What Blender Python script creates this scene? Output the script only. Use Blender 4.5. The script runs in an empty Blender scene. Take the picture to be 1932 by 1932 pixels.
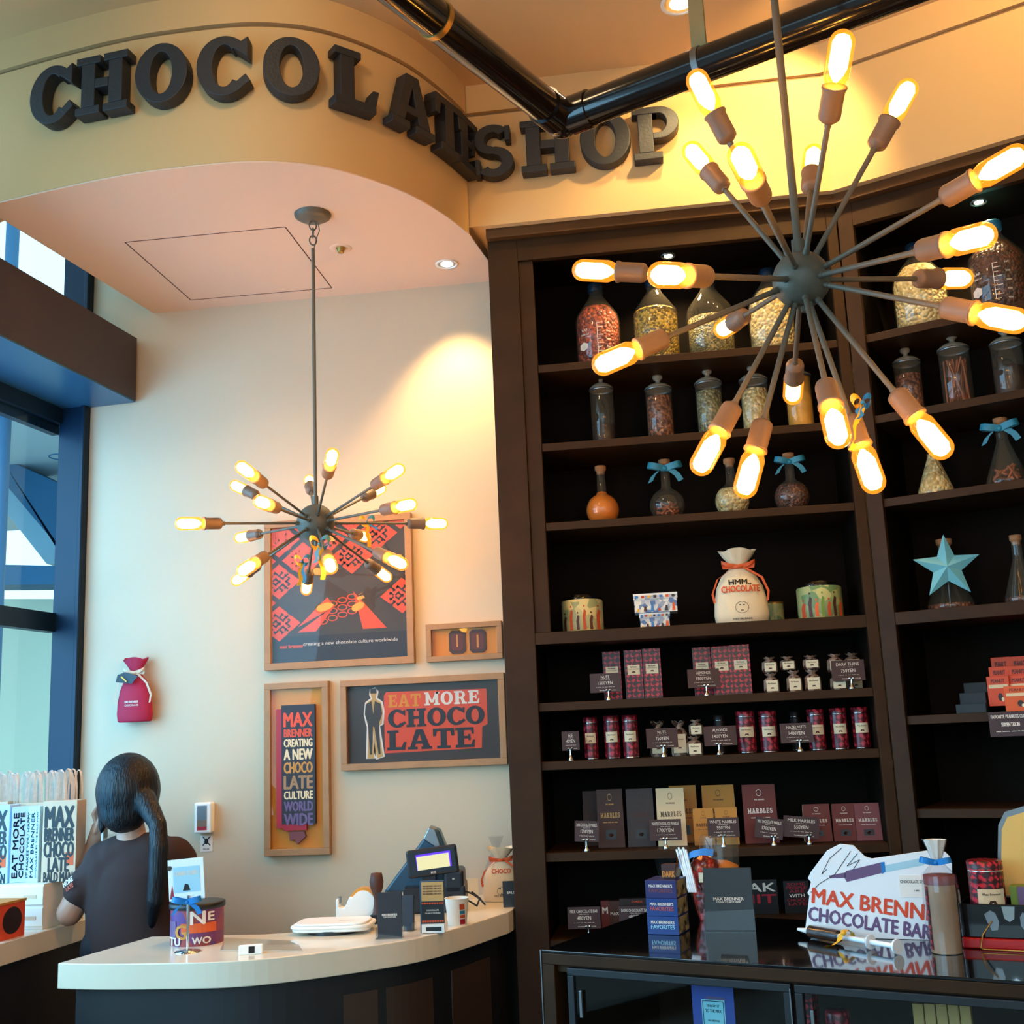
import bpy, math, random
from mathutils import Vector, Matrix, Quaternion
random.seed(7)
scene = bpy.context.scene
COL = scene.collection
# ---------------------------------------------------------------- camera
FPX = 2162.5
YAW, PITCH, ROLL = math.radians(7.6), math.radians(11.066), math.radians(2.483)
EYE = Vector((0, 0, 1.6))
_f0 = Vector((-math.sin(YAW), math.cos(YAW), 0)); _r0 = Vector((math.cos(YAW), math.sin(YAW), 0)); _z = Vector((0, 0, 1))
FW = _f0*math.cos(PITCH) + _z*math.sin(PITCH); _u1 = -_f0*math.sin(PITCH) + _z*math.cos(PITCH)
RT = _r0*math.cos(ROLL) - _u1*math.sin(ROLL); UP = _u1*math.cos(ROLL) + _r0*math.sin(ROLL)
cd = bpy.data.cameras.new('camera'); cam = bpy.data.objects.new('camera', cd); COL.objects.link(cam)
cd.sensor_fit = 'HORIZONTAL'; cd.sensor_width = 36; cd.lens = 36*FPX/1932; cd.clip_start = .05
cam.matrix_world = Matrix(((RT.x, UP.x, -FW.x, EYE.x), (RT.y, UP.y, -FW.y, EYE.y), (RT.z, UP.z, -FW.z, EYE.z), (0, 0, 0, 1)))
scene.camera = cam
# ---------------------------------------------------------------- world, daylight, exposure
scene.view_settings.view_transform = 'Standard'; scene.view_settings.look = 'None'
scene.view_settings.exposure = 0.38; scene.view_settings.gamma = 1; scene.view_settings.use_curve_mapping = False
w = bpy.data.worlds.new('daylight'); scene.world = w; w.use_nodes = True
wn = w.node_tree.nodes; wl = w.node_tree.links
bg = wn['Background']; bg.inputs['Strength'].default_value = 1.0
geo = wn.new('ShaderNodeTexCoord'); sep = wn.new('ShaderNodeSeparateXYZ'); rmp = wn.new('ShaderNodeValToRGB')
wl.new(geo.outputs['Generated'], sep.inputs[0]); wl.new(sep.outputs['Z'], rmp.inputs[0]); wl.new(rmp.outputs[0], bg.inputs[0])
rmp.color_ramp.elements[0].position = 0.0; rmp.color_ramp.elements[0].color = (.20, .30, .34, 1)
rmp.color_ramp.elements[1].position = .06; rmp.color_ramp.elements[1].color = (.85, 1.35, 1.6, 1)

def lamp(name, kind, loc, energy, color, target=None, **kw):
    l = bpy.data.lights.new(name, kind); l.energy = energy; l.color = color
    for k, v in kw.items(): setattr(l, k, v)
    o = bpy.data.objects.new(name, l); COL.objects.link(o); o.location = loc
    if target is not None: o.rotation_euler = (Vector(target)-Vector(loc)).to_track_quat('-Z', 'Y').to_euler()
    return o
# daylight falling in through the long glass wall on the left, and from the shop front behind the visitor
lamp('daylight_window', 'AREA', (-3.6, 2.2, 2.3), 120, (.32, .70, 1.0), (-1.2, 4.2, 1.5), shape='RECTANGLE', size=3.2, size_y=2.6)
lamp('daylight_side', 'AREA', (-3.05, 3.75, 1.9), 30, (.08, .48, 1.0), (-2.1, 4.6, 1.75), shape='RECTANGLE', size=.9, size_y=2.6)
lamp('daylight_shopfront', 'AREA', (-.2, -2.6, 2.3), 22, (.55, .80, 1.0), (.1, 3.2, 1.4), shape='RECTANGLE', size=3.0, size_y=2.4)

lamp('added_fascia_fill', 'SPOT', (-1.1, 2.35, 4.1), 17, (1, .70, .38), (-.85, 3.6, 3.75), spot_size=2.2, spot_blend=.9, shadow_soft_size=.12)  # unseen fill lamp, added to warm the middle of the curved fascia
# ---------------------------------------------------------------- pixel of the photograph -> point of the place
def ray(x, y): return FW + RT*((x-966)/FPX) + UP*((966-y)/FPX)
def at(x, y, Y): d = ray(x, y); return EYE + d*((Y-EYE.y)/d.y)
def atz(x, y, z): d = ray(x, y); return EYE + d*((z-EYE.z)/d.z)
def atd(x, y, ref): d = ray(x, y); return EYE + d*((Vector(ref)-EYE).dot(_f0)/d.dot(_f0))
def hz(p, y):            # height above p of the point whose picture row is y
    n = UP*FPX - FW*(966-y); p = Vector(p); return -((p-EYE).dot(n))/n.z
def wd(p, n): return (Vector(p)-EYE).dot(FW)/FPX*n
def sx(x, z, o, ex):     # point of the line o+s*ex (at height z) on picture column x
    n = RT*FPX - FW*(x-966); o = Vector((o[0], o[1], z)); ex = Vector((ex[0], ex[1], 0)); return o + ex*(-((o-EYE).dot(n))/ex.dot(n))
AL = math.radians(25); K = Vector((.73, 4.2, 0)); E2 = Vector((math.cos(AL), -math.sin(AL), 0)); N2 = Vector((math.sin(AL), math.cos(AL), 0))
SHZ = [3.0, 2.687, 2.38, 1.97, 1.714, 1.504, 1.186, .89]; SHZ2 = [3.0, 2.69, 2.38, 1.97, 1.611, 1.298]

# ---------------------------------------------------------------- materials
def lin(h):
    if isinstance(h, str): c = [int(h[i:i+2], 16)/255 for i in (0, 2, 4)]
    else: return tuple(h[:3])+(1,)
    return tuple((v/12.92 if v <= .04045 else ((v+.055)/1.055)**2.4) for v in c)+(1,)
MATS = {}
def mt(name, col, rough=.5, metal=0, emit=None, es=1, var=0, vs=8, bump=0, bs=60, col2=None, spec=None, kind=None, trans=0, coat=0):
    m = bpy.data.materials.new(name); m.use_nodes = True; MATS[name] = m
    nt = m.node_tree; n = nt.nodes; L = nt.links; p = n['Principled BSDF']
    p.inputs['Base Color'].default_value = lin(col); p.inputs['Roughness'].default_value = rough; p.inputs['Metallic'].default_value = metal
    if spec is not None: p.inputs['Specular IOR Level'].default_value = spec
    if coat: p.inputs['Coat Weight'].default_value = coat
    if trans: p.inputs['Transmission Weight'].default_value = trans
    if emit: p.inputs['Emission Color'].default_value = lin(emit); p.inputs['Emission Strength'].default_value = es
    tc = n.new('ShaderNodeTexCoord')
    if var or col2:
        c1, c2 = lin(col), lin(col2) if col2 else tuple(max(0, v*(1-var)) for v in lin(col)[:3])+(1,)
        if kind in ('voro', 'edge'):
            t = n.new('ShaderNodeTexVoronoi'); t.inputs['Scale'].default_value = vs
            if kind == 'edge': t.feature = 'DISTANCE_TO_EDGE'; fo = t.outputs['Distance']
            else: fo = t.outputs['Color']
        elif kind == 'magic':
            t = n.new('ShaderNodeTexMagic'); t.turbulence_depth = 3; t.inputs['Scale'].default_value = vs; t.inputs['Distortion'].default_value = 1.6; fo = t.outputs['Fac']
        elif kind == 'wave':
            t = n.new('ShaderNodeTexWave'); t.inputs['Scale'].default_value = vs; t.inputs['Distortion'].default_value = 3; fo = t.outputs['Fac']
        else:
            t = n.new('ShaderNodeTexNoise'); t.inputs['Scale'].default_value = vs; t.inputs['Detail'].default_value = 5; fo = t.outputs['Fac']
        L.new(tc.outputs['Object'], t.inputs['Vector'])
        r = n.new('ShaderNodeValToRGB'); r.color_ramp.elements[0].color = c2; r.color_ramp.elements[1].color = c1
        if kind == 'edge': r.color_ramp.elements[0].position = .04; r.color_ramp.elements[1].position = .13
        elif kind == 'magic': r.color_ramp.elements[0].position = .36; r.color_ramp.elements[1].position = .5
        elif kind: r.color_ramp.elements[0].position = .3; r.color_ramp.elements[1].position = .7
        else: r.color_ramp.elements[0].position = .35; r.color_ramp.elements[1].position = .65
        L.new(fo, r.inputs[0]); L.new(r.outputs[0], p.inputs['Base Color'])
    if bump:
        if kind in ('voro',): t2 = n.new('ShaderNodeTexVoronoi'); o2 = t2.outputs['Distance']
        else: t2 = n.new('ShaderNodeTexNoise'); o2 = t2.outputs['Fac']
        t2.inputs['Scale'].default_value = bs; L.new(tc.outputs['Object'], t2.inputs['Vector'])
        b = n.new('ShaderNodeBump'); b.inputs['Strength'].default_value = bump; b.inputs['Distance'].default_value = .01
        if kind == 'voro': b.invert = True
        L.new(o2, b.inputs['Height']); L.new(b.outputs[0], p.inputs['Normal'])
    return m
def glassmat(name, tint=(.96, .97, .97), refl=.9, rough=.02, glow=None, gs=0, haze=0):
    m = bpy.data.materials.new(name); m.use_nodes = True; MATS[name] = m; nt = m.node_tree; n = nt.nodes; L = nt.links
    n.remove(n['Principled BSDF']); out = n['Material Output']
    t = n.new('ShaderNodeBsdfTransparent'); t.inputs[0].default_value = tuple(tint)+(1,)
    g = n.new('ShaderNodeBsdfGlossy'); g.inputs['Roughness'].default_value = rough; g.inputs[0].default_value = (refl, refl, refl, 1)
    f = n.new('ShaderNodeFresnel'); f.inputs[0].default_value = 1.5
    gm = n.new('ShaderNodeNewGeometry'); mm = n.new('ShaderNodeMath'); mm.operation = 'SUBTRACT'; mm.use_clamp = True; L.new(f.outputs[0], mm.inputs[0]); L.new(gm.outputs['Backfacing'], mm.inputs[1])
    mx = n.new('ShaderNodeMixShader'); L.new(mm.outputs[0], mx.inputs[0]); L.new(t.outputs[0], mx.inputs[1]); L.new(g.outputs[0], mx.inputs[2]); last = mx.outputs[0]
    if haze:
        df = n.new('ShaderNodeBsdfDiffuse'); df.inputs[0].default_value = (.42, .36, .26, 1); m2 = n.new('ShaderNodeMixShader'); m2.inputs[0].default_value = haze; L.new(last, m2.inputs[1]); L.new(df.outputs[0], m2.inputs[2]); last = m2.outputs[0]
    if glow:
        e = n.new('ShaderNodeEmission'); e.inputs[0].default_value = tuple(glow)+(1,); e.inputs[1].default_value = gs
        a = n.new('ShaderNodeAddShader'); L.new(last, a.inputs[0]); L.new(e.outputs[0], a.inputs[1]); last = a.outputs[0]
    L.new(last, out.inputs[0]); return m
def glow(name, col, s):
    m = bpy.data.materials.new(name); m.use_nodes = True; MATS[name] = m; n = m.node_tree.nodes; n.remove(n['Principled BSDF'])
    e = n.new('ShaderNodeEmission'); e.inputs[0].default_value = tuple(col)+(1,); e.inputs[1].default_value = s
    m.node_tree.links.new(e.outputs[0], n['Material Output'].inputs[0]); return m
mt('plaster', 'D0BC9E', .85, var=.05, vs=1.3, bump=.03, bs=40)
mt('soffit', 'E8C8AE', .85)
mt('fascia', 'D6AE78', .8, bump=.03, bs=80)
mt('fascia_band', 'C9A876', .8); mt('groove', '8A6C48', .9)
mt('ceil', 'D8B280', .85)
mt('floor', '3a2a20', .45, var=.4, vs=5)
mt('sign', '27282C', .55, bump=.12, bs=90)
mt('pipe', '120E0C', .16, coat=.4)
mt('clampgold', 'B08A48', .35, metal=.7); mt('strap', '9c8a5c', .55)
mt('navy', '0A2236', .4, spec=.25, var=.2, vs=3); mt('beamfront', '3A3238', .5); mt('beamunder_sheen', '2C5A78', .28)
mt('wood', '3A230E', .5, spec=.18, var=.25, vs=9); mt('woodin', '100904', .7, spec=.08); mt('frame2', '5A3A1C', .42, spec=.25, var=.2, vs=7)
mt('counter', 'E9DCC4', .22, coat=.3); mt('cbase', '14161A', .5); mt('cpanel', '3A2A22', .5)
mt('metal', '6C6456', .5, metal=.25, bump=.1, bs=70); mt('socket', '7C6656', .5, metal=.2, bump=.1, bs=90)
mt('chrome', 'D8D8D8', .12, metal=1); mt('steel', '8b8f92', .35, metal=.9)
mt('black', '101012', .4); mt('blackg', '0A0B0E', .08, coat=.5); mt('white', 'F2EEE6', .4); mt('paper', 'EFE6D6', .8)
mt('oak', 'A87C52', .6, var=.12, vs=20); mt('mountorange', 'E08A2C', .7); mt('cream', 'EAD9B4', .7)
mt('red', 'A8142A', .5); mt('redbag', 'B01238', .75, bump=.1, bs=300); mt('orange', 'E05A20', .6); mt('posterred', 'E04A28', .6)
mt('posterdark', '3A2C24', .5); mt('posterdark2', '231A20', .5); mt('brown', '4A2418', .6); mt('tan', 'C89A5C', .7)
mt('maroon', '3A0A12', .35, col2='D02436', kind='magic', vs=34); mt('maroon2', '5A0E18', .3, col2='C03040', kind='magic', vs=26)
mt('signcard', '3A1814', .5); mt('print', 'E8D8C8', .7); mt('printbrown', '5a2e22', .7)
mt('blue', '1478C0', .4); mt('yellow', 'F0B020', .45); mt('teal', '2E7E9E', .5); mt('star', '6FB9C4', .45)
mt('skin', 'B98A72', .55); mt('hair', '0A0B10', .42, bump=.5, bs=170, spec=.35); mt('shirt', '321A15', .85, bump=.05, bs=200); mt('trouser', '16151a', .8)
mt('cork', 'A8744A', .8); mt('ribbonblue', '2C88A0', .5)
mt('choc', '3A1A10', .4, col2='6A3420', kind='voro', vs=90, bump=.9, bs=90)
mt('goldbeans', '6A5218', .35, col2='D8B040', kind='voro', vs=110, bump=.9, bs=110)
mt('redchips', '6A1810', .5, col2='C05030', kind='voro', vs=80, bump=.9, bs=80)
mt('greenbeans', '5A5028', .5, col2='8a7a40', kind='voro', vs=120, bump=.8, bs=120)
mt('whitechips', 'E8D49A', .6, col2='C8A868', kind='voro', vs=75, bump=1, bs=75)
mt('nuts', '9A5A3A', .6, col2='5A2A1A', kind='voro', vs=80, bump=.9, bs=80)
mt('pistachio', '9A9468', .6, col2='6A6040', kind='voro', vs=90, bump=.9, bs=90)
mt('caramel', 'E07A18', .3); mt('powder', 'E0A030', .7, var=.15, vs=30); mt('darkbrown', '2A1510', .5)
mt('cinnamon', 'A85A34', .7, var=.4, vs=30)
mt('pattern', 'E8D8B0', .4, col2='4a5a9a', kind='voro', vs=55); mt('tinpat', 'D8C88A', .45, col2='9AA070', kind='voro', vs=30)
mt('tinpat2', 'B8B87A', .45, col2='6a8a5a', kind='voro', vs=26)
mt('stack', 'E8E4D8', .5, col2='5A7AA8', kind='voro', vs=60); mt('canpat', '9A3A38', .4, col2='5a3478', kind='voro', vs=26)
mt('foil', 'D8B8A0', .25, metal=.5, col2='603c30', kind='voro', vs=60); mt('redorange', 'D8481C', .55); mt('darkteal', '16262C', .6)
mt('marbdark', '3E2016', .6); mt('marbwhite', 'E8C89A', .6); mt('marborange', 'C8842E', .6); mt('marbmilk', '6A241C', .6); mt('marbrose', '7A3E40', .6)
mt('scaledark', '101418', .5); mt('posb', '141E28', .35); mt('poslight', '24485E', .35); mt('lcd', 'C8C090', .4, emit='C8C090', es=.5); mt('lcdedge', '4A20E0', .4, emit='4A20E0', es=1.2)
mt('tape', 'D88A28', .3); mt('phone', 'DDE6EA', .3); mt('kraft', 'D9B898', .8); mt('bag_daylit', 'BFD6E4', .7); mt('rope', 'F6EEE4', .7, var=.12, vs=60)
mt('favbox', '2E2A60', .3); mt('favbox2', '1E3A78', .3); mt('favside', '9A8A60', .5, col2='1A1A1A', kind='voro', vs=60)
mt('leaflet', '3E4C9A', .4); mt('leafpale', '9AD0DC', .4); mt('purple', '6A5078', .4); mt('palewhite', 'EEF4F8', .35); mt('palesky', 'A8D4E4', .35)
mt('suitred', 'B81418', .3); mt('lidcream', 'E8B860', .5); mt('outgreen', 'E6EED2', .8); mt('outblue', '2A6A90', .6); mt('outpale', 'CFE8EA', .8); mt('green', '6A8A2A', .5)
mt('cloth', 'E8D4B0', .8, bump=.1, bs=200); mt('redprint', 'C84A20', .7)
mt('redcandy', 'C02018', .2, col2='7A2A18', kind='voro', vs=45, bump=.8, bs=45); mt('tantin', 'A88868', .4, var=.2, vs=12)
hm = MATS['hair'].node_tree; _n = [x for x in hm.nodes if x.type == 'TEX_NOISE'][0]; _mp = hm.nodes.new('ShaderNodeMapping'); _tc = [x for x in hm.nodes if x.type == 'TEX_COORD'][0]
_mp.inputs['Scale'].default_value = (1, 1, .07); hm.links.new(_tc.outputs['Object'], _mp.inputs[0]); hm.links.new(_mp.outputs[0], _n.inputs['Vector'])
glassmat('glass', haze=.065); glassmat('lidglass', haze=.45); glassmat('tintglass', (.9, .95, .95)); glassmat('acrylic', (.93, .95, .96)); glassmat('windowglass', (.93, .98, 1.0)); glassmat('picglass', refl=.4); glassmat('cello', (.9, .9, .92), rough=.12)
glassmat('amber', (1.0, .72, .34), glow=(1.0, .30, .02), gs=.6)
glow('filament', (1.0, .56, .17), 50); glow('spot', (1, .85, .55), 14); glow('spotcool', (1, .95, .85), 8)
# ---------------------------------------------------------------- mesh builder
FONT = {}
def glyphs(s, bold=0):
    k = (s, bold)
    if k not in FONT:
        c = bpy.data.curves.new('t', 'FONT'); c.body = s; c.offset = bold; c.resolution_u = 2; c.size = 1
        o = bpy.data.objects.new('t', c); me = bpy.data.meshes.new_from_object(o)
        vs = [(v.co.x, v.co.y) for v in me.vertices]; fs = [tuple(p.vertices) for p in me.polygons]
        bpy.data.objects.remove(o); bpy.data.curves.remove(c); bpy.data.meshes.remove(me)
        if vs:
            x0, x1 = min(v[0] for v in vs), max(v[0] for v in vs); y0, y1 = min(v[1] for v in vs), max(v[1] for v in vs)
            vs = [((x-x0)/(x1-x0), (y-y0)/(y1-y0)) for x, y in vs]; asp = (x1-x0)/(y1-y0)
        else: asp = 1
        FONT[k] = (vs, fs, asp)
    return FONT[k]
def ring(cx, cz, rx, rz, ix, iz, a0=0, a1=360, n=28):
    out = []; full = abs(a1-a0) >= 360
    for k in range(n):
        p, q = math.radians(a0+(a1-a0)*k/n), math.radians(a0+(a1-a0)*(k+1)/n)
        r_ = RQ([(cx+ix*math.cos(p), cz+iz*math.sin(p)), (cx+rx*math.cos(p), cz+rz*math.sin(p)), (cx+rx*math.cos(q), cz+rz*math.sin(q)), (cx+ix*math.cos(q), cz+iz*math.sin(q))])
        r_.ends = (not full and k == 0, not full and k == n-1); out.append(r_)
    return out
class RQ(tuple): pass
def bx(x0, z0, x1, z1): return [(x0, z0), (x1, z0), (x1, z1), (x0, z1)]
def slab_letter(ch):
    s = .13
    if ch == 'H': return .98, [bx(.1, s, .36, 1-s), bx(.62, s, .88, 1-s), bx(.36, .43, .62, .59)]+[bx(a, b, a+.46, b+s) for a in (0, .52) for b in (0, 1-s)]
    if ch == 'O': return .92, ring(.46, .5, .46, .51, .19, .36)
    if ch == 'C': return .86, ring(.46, .5, .46, .51, .19, .36, 48, 318)+[[(.6, .8), (.86, .62), (.86, .98), (.74, .9)], [(.62, .18), (.74, .1), (.9, .22), (.82, .34)]]
    if ch == 'L': return .84, [bx(.1, s, .37, 1-s), bx(0, 0, .78, s+.02), bx(0, 1-s, .5, 1), [(.62, s), (.78, s), (.84, .4), (.72, .4)]]
    if ch == 'A': return 1.04, [[(.1, s), (.3, s), (.58, 1), (.36, 1)], [(.66, s), (.94, s), (.66, 1), (.46, 1)], bx(.3, .28, .72, .42), bx(0, 0, .42, s), bx(.58, 0, 1.04, s)]
    if ch == 'T': return .9, [bx(.32, s, .58, .9), bx(0, .86, .9, 1), bx(.16, 0, .74, s), [(0, .62), (.12, .62), (.16, .86), (0, .86)], [(.78, .62), (.9, .62), (.9, .86), (.74, .86)]]
    if ch == 'E': return .84, [bx(.1, s, .36, 1-s), bx(0, 0, .8, s+.01), bx(0, 1-s-.01, .78, 1), bx(.36, .44, .56, .57), bx(.54, .35, .64, .66), [(.66, s), (.8, s), (.84, .36), (.74, .36)], [(.66, .87), (.78, .87), (.78, .66), (.7, .66)]]
    if ch == 'S': return .76, ring(.37, .72, .35, .29, .14, .14, 35, 270, 20)+ring(.39, .28, .36, .29, .14, .14, -145, 90, 20)+[bx(.3, .43, .46, .57), bx(.6, .68, .7, .96), bx(.03, .04, .13, .34)]
    if ch == 'P': return .84, [bx(.1, s, .37, 1-s), bx(0, 0, .52, s), bx(0, 1-s, .46, 1), bx(.36, .38, .5, .5), bx(.36, .87, .5, 1)]+ring(.48, .69, .36, .31, .14, .18, -90, 90, 16)
    if ch == 'R': return .96, [bx(.1, s, .37, 1-s), bx(0, 0, .46, s), bx(0, 1-s, .46, 1), bx(.36, .42, .5, .54), bx(.36, .87, .5, 1), [(.46, .44), (.66, .5), (.84, s), (.6, s)], bx(.56, 0, .96, s)]+ring(.48, .71, .34, .29, .13, .16, -90, 90, 14)
    if ch == 'B': return .86, [bx(.1, s, .37, 1-s), bx(0, 0, .5, s), bx(0, 1-s, .46, 1), bx(.36, .44, .5, .57)]+ring(.46, .73, .33, .27, .13, .15, -90, 90, 14)+ring(.48, .28, .36, .28, .15, .15, -90, 90, 14)
    if ch == 'M': return 1.14, [bx(.1, s, .33, 1), bx(.8, s, 1.04, 1), [(.3, 1), (.1, 1), (.48, .2), (.64, .2)], [(.84, 1), (1.04, 1), (.66, .2), (.5, .2)], bx(0, 0, .42, s), bx(.7, 0, 1.14, s), bx(0, .87, .3, 1), bx(.86, .87, 1.14, 1)]
    return .4, []
class M:
    def __init__(s): s.v = []; s.f = []; s.mi = []; s.sm = []; s.ms = []; s.cur = 0; s.x = Matrix.Identity(4); s.fn = None
    def m(s, name):
        if name not in s.ms: s.ms.append(name)
        s.cur = s.ms.index(name); return s
    def at(s, loc=(0, 0, 0), rz=0, rx=0, ry=0): s.x = Matrix.Translation(loc) @ Matrix.Rotation(rz, 4, 'Z') @ Matrix.Rotation(rx, 4, 'X') @ Matrix.Rotation(ry, 4, 'Y'); return s
    def add(s, vs, fs, smooth=False):
        b = len(s.v)
        for v in vs:
            p = s.x @ Vector(v); s.v.append(s.fn(p) if s.fn else p)
        for f in fs: s.f.append([b+i for i in f]); s.mi.append(s.cur); s.sm.append(smooth)
        return s
    def box(s, x0, x1, y0, y1, z0, z1):
        return s.add([(x0, y0, z0), (x1, y0, z0), (x1, y1, z0), (x0, y1, z0), (x0, y0, z1), (x1, y0, z1), (x1, y1, z1), (x0, y1, z1)],
                     [(0, 3, 2, 1), (4, 5, 6, 7), (0, 1, 5, 4), (1, 2, 6, 5), (2, 3, 7, 6), (3, 0, 4, 7)])
    def prism(s, poly, y0, y1):    # poly CCW in (x, z); y0 nearer
        n = len(poly); vs = [(x, y0, z) for x, z in poly]+[(x, y1, z) for x, z in poly]
        return s.add(vs, [tuple(range(n)), tuple(range(2*n-1, n-1, -1))]+[(i, i+n, (i+1) % n+n, (i+1) % n) for i in range(n)])
    def zprism(s, poly, z0, z1):   # poly CCW in (x, y)
        n = len(poly); vs = [(x, y, z0) for x, y in poly]+[(x, y, z1) for x, y in poly]
        return s.add(vs, [tuple(range(n-1, -1, -1)), tuple(range(n, 2*n))]+[(i, (i+1) % n, (i+1) % n+n, i+n) for i in range(n)])
    def flat(s, poly, y): return s.add([(x, y, z) for x, z in poly], [tuple(range(len(poly)))])
    def lathe(s, pts, n=24, c=(0, 0), smooth=True, cap=True):
        vs = [(c[0]+r*math.cos(2*math.pi*k/n), c[1]+r*math.sin(2*math.pi*k/n), z) for r, z in pts for k in range(n)]
        fs = [(i*n+k, i*n+(k+1) % n, (i+1)*n+(k+1) % n, (i+1)*n+k) for i in range(len(pts)-1) for k in range(n)]
        s.add(vs, fs, smooth)
        if cap:
            for i, fl in ((0, True), (len(pts)-1, False)):
                if pts[i][0] > 1e-5: s.add(vs[i*n:(i+1)*n], [tuple(range(n-1, -1, -1)) if fl else tuple(range(n))])
        return s
    def cyl(s, p0, p1, r0, r1=None, n=14, smooth=True, round=False):
        r1 = r0 if r1 is None else r1; p0, p1 = Vector(p0), Vector(p1); d = p1-p0; L = d.length
        q = d.to_track_quat('Z', 'Y').to_matrix().to_4x4(); old = s.x; s.x = old @ Matrix.Translation(p0) @ q
        if round:
            a = [(r0*math.sin(t*math.pi/12), -r0*math.cos(t*math.pi/12)) for t in range(0, 7)]; b = [(r1*math.cos(t*math.pi/12), L+r1*math.sin(t*math.pi/12)) for t in range(0, 7)]
            s.lathe(a+b, n, cap=False)
        else: s.lathe([(r0, 0), (r1, L)], n, smooth=smooth)
        s.x = old; return s
    def ball(s, c, r, n=20, sc=(1, 1, 1)):
        old = s.x; s.x = old @ Matrix.Translation(c) @ Matrix.Diagonal((sc[0], sc[1], sc[2], 1))
        s.lathe([(r*math.sin(math.pi*k/12), -r*math.cos(math.pi*k/12)) for k in range(13)], n, cap=False); s.x = old; return s
    def tube(s, pts, r, n=8):
        for a, b in zip(pts, pts[1:]): s.cyl(a, b, r, n=n, round=True)
        return s
    def band(s, pts, wv, th=.0006):      # a ribbon along pts, width vector wv
        wv = Vector(wv); P = [Vector(p) for p in pts]; n = len(P)
        vs = [p-wv/2 for p in P]+[p+wv/2 for p in P]
        s.add(vs, [(i, i+1, n+i+1, n+i) for i in range(n-1)], True); return s
    def text(s, t, cx, cz, h, y, w=None, bold=.03, rot=0, al='c'):
        vs, fs, asp = glyphs(t, 0)
        w = w or h*asp; c, sn = math.cos(rot), math.sin(rot); ox = -w/2 if al == 'c' else 0
        pv = [((ox+a*w), (b-.5)*h) for a, b in vs]
        for i, (dx, dz) in enumerate(((0, 0), (-.05*h, 0), (.05*h, 0), (0, .035*h), (0, -.035*h)) if bold >= .02 and h > .012 else ((0, 0), (-.03*h, 0), (.03*h, 0)) if bold >= .02 else ((0, 0),)): s.add([(cx+(a+dx)*c-(b+dz)*sn, y-i*.00003, cz+(a+dx)*sn+(b+dz)*c) for a, b in pv], fs)
        return s
    def slab(s, t, cx, cz, h, y0, y1=None, w=None, gap=.08):
        L = [slab_letter(c) for c in t]; tot = sum(l[0] for l in L)+gap*(len(L)-1); k = (w/tot) if w else h; x = cx-tot*k/2
        for wl_, ps in L:
            for i, p in enumerate(ps):
                q = [(x+a*k, cz-h/2+b*h) for a, b in p]
                if y1 is None: s.flat(q, y0-.00001*(i % 3))
                elif isinstance(p, RQ):
                    vs = [(u, y0, v) for u, v in q]+[(u, y1, v) for u, v in q]; fs = [(0, 1, 2, 3), (7, 6, 5, 4), (1, 5, 6, 2), (3, 7, 4, 0)]
                    if p.ends[0]: fs.append((0, 4, 5, 1))
                    if p.ends[1]: fs.append((2, 6, 7, 3))
                    s.add(vs, fs)
                else: s.prism(q, y0-.0003*(1+i % 4), y1)
            x += (wl_+gap)*k
        return s
    def build(s, name, parent=None, bevel=0, bseg=2, sub=0, weld=False, recalc=False):
        me = bpy.data.meshes.new(name); me.from_pydata([tuple(v) for v in s.v], [], s.f)
        for n in s.ms: me.materials.append(MATS[n])
        me.polygons.foreach_set('material_index', s.mi); me.polygons.foreach_set('use_smooth', s.sm); me.update()
        if weld:
            import bmesh
            b = bmesh.new(); b.from_mesh(me); bmesh.ops.remove_doubles(b, verts=b.verts, dist=1e-5); b.to_mesh(me); b.free()
        o = bpy.data.objects.new(name, me); COL.objects.link(o)
        if parent: o.parent = parent
        if bevel:
            b = o.modifiers.new('bevel', 'BEVEL'); b.width = bevel; b.segments = bseg; b.limit_method = 'ANGLE'; b.angle_limit = .6
        if sub: b = o.modifiers.new('sub', 'SUBSURF'); b.levels = sub; b.render_levels = sub
        return o
def Q(mat=None):
    m = M()
    if mat: m.m(mat)
    return m
def tag(o, label, cat, group=None, kind=None):
    o['label'] = label; o['category'] = cat
    if group: o['group'] = group
    if kind: o['kind'] = kind
    return o
def thing(name, label, cat, loc, rz=0, group=None):
    o = bpy.data.objects.new(name, None); COL.objects.link(o); o.location = loc; o.rotation_euler = (0, 0, rz); o.empty_display_size = .02
    return tag(o, label, cat, group)
def place(o, loc, rz=0): o.location = loc; o.rotation_euler = (0, 0, rz); return o
def struct(o): o['kind'] = 'structure'; return o
def copy_tree(o, loc=None, rz=None, label=None, parent=None):
    c = o.copy(); COL.objects.link(c); c.parent = parent
    if loc is not None: c.location = loc
    if rz is not None: c.rotation_euler = (0, 0, rz)
    if label: c['label'] = label
    for ch in list(o.children): copy_tree(ch, parent=c)
    return c
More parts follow.
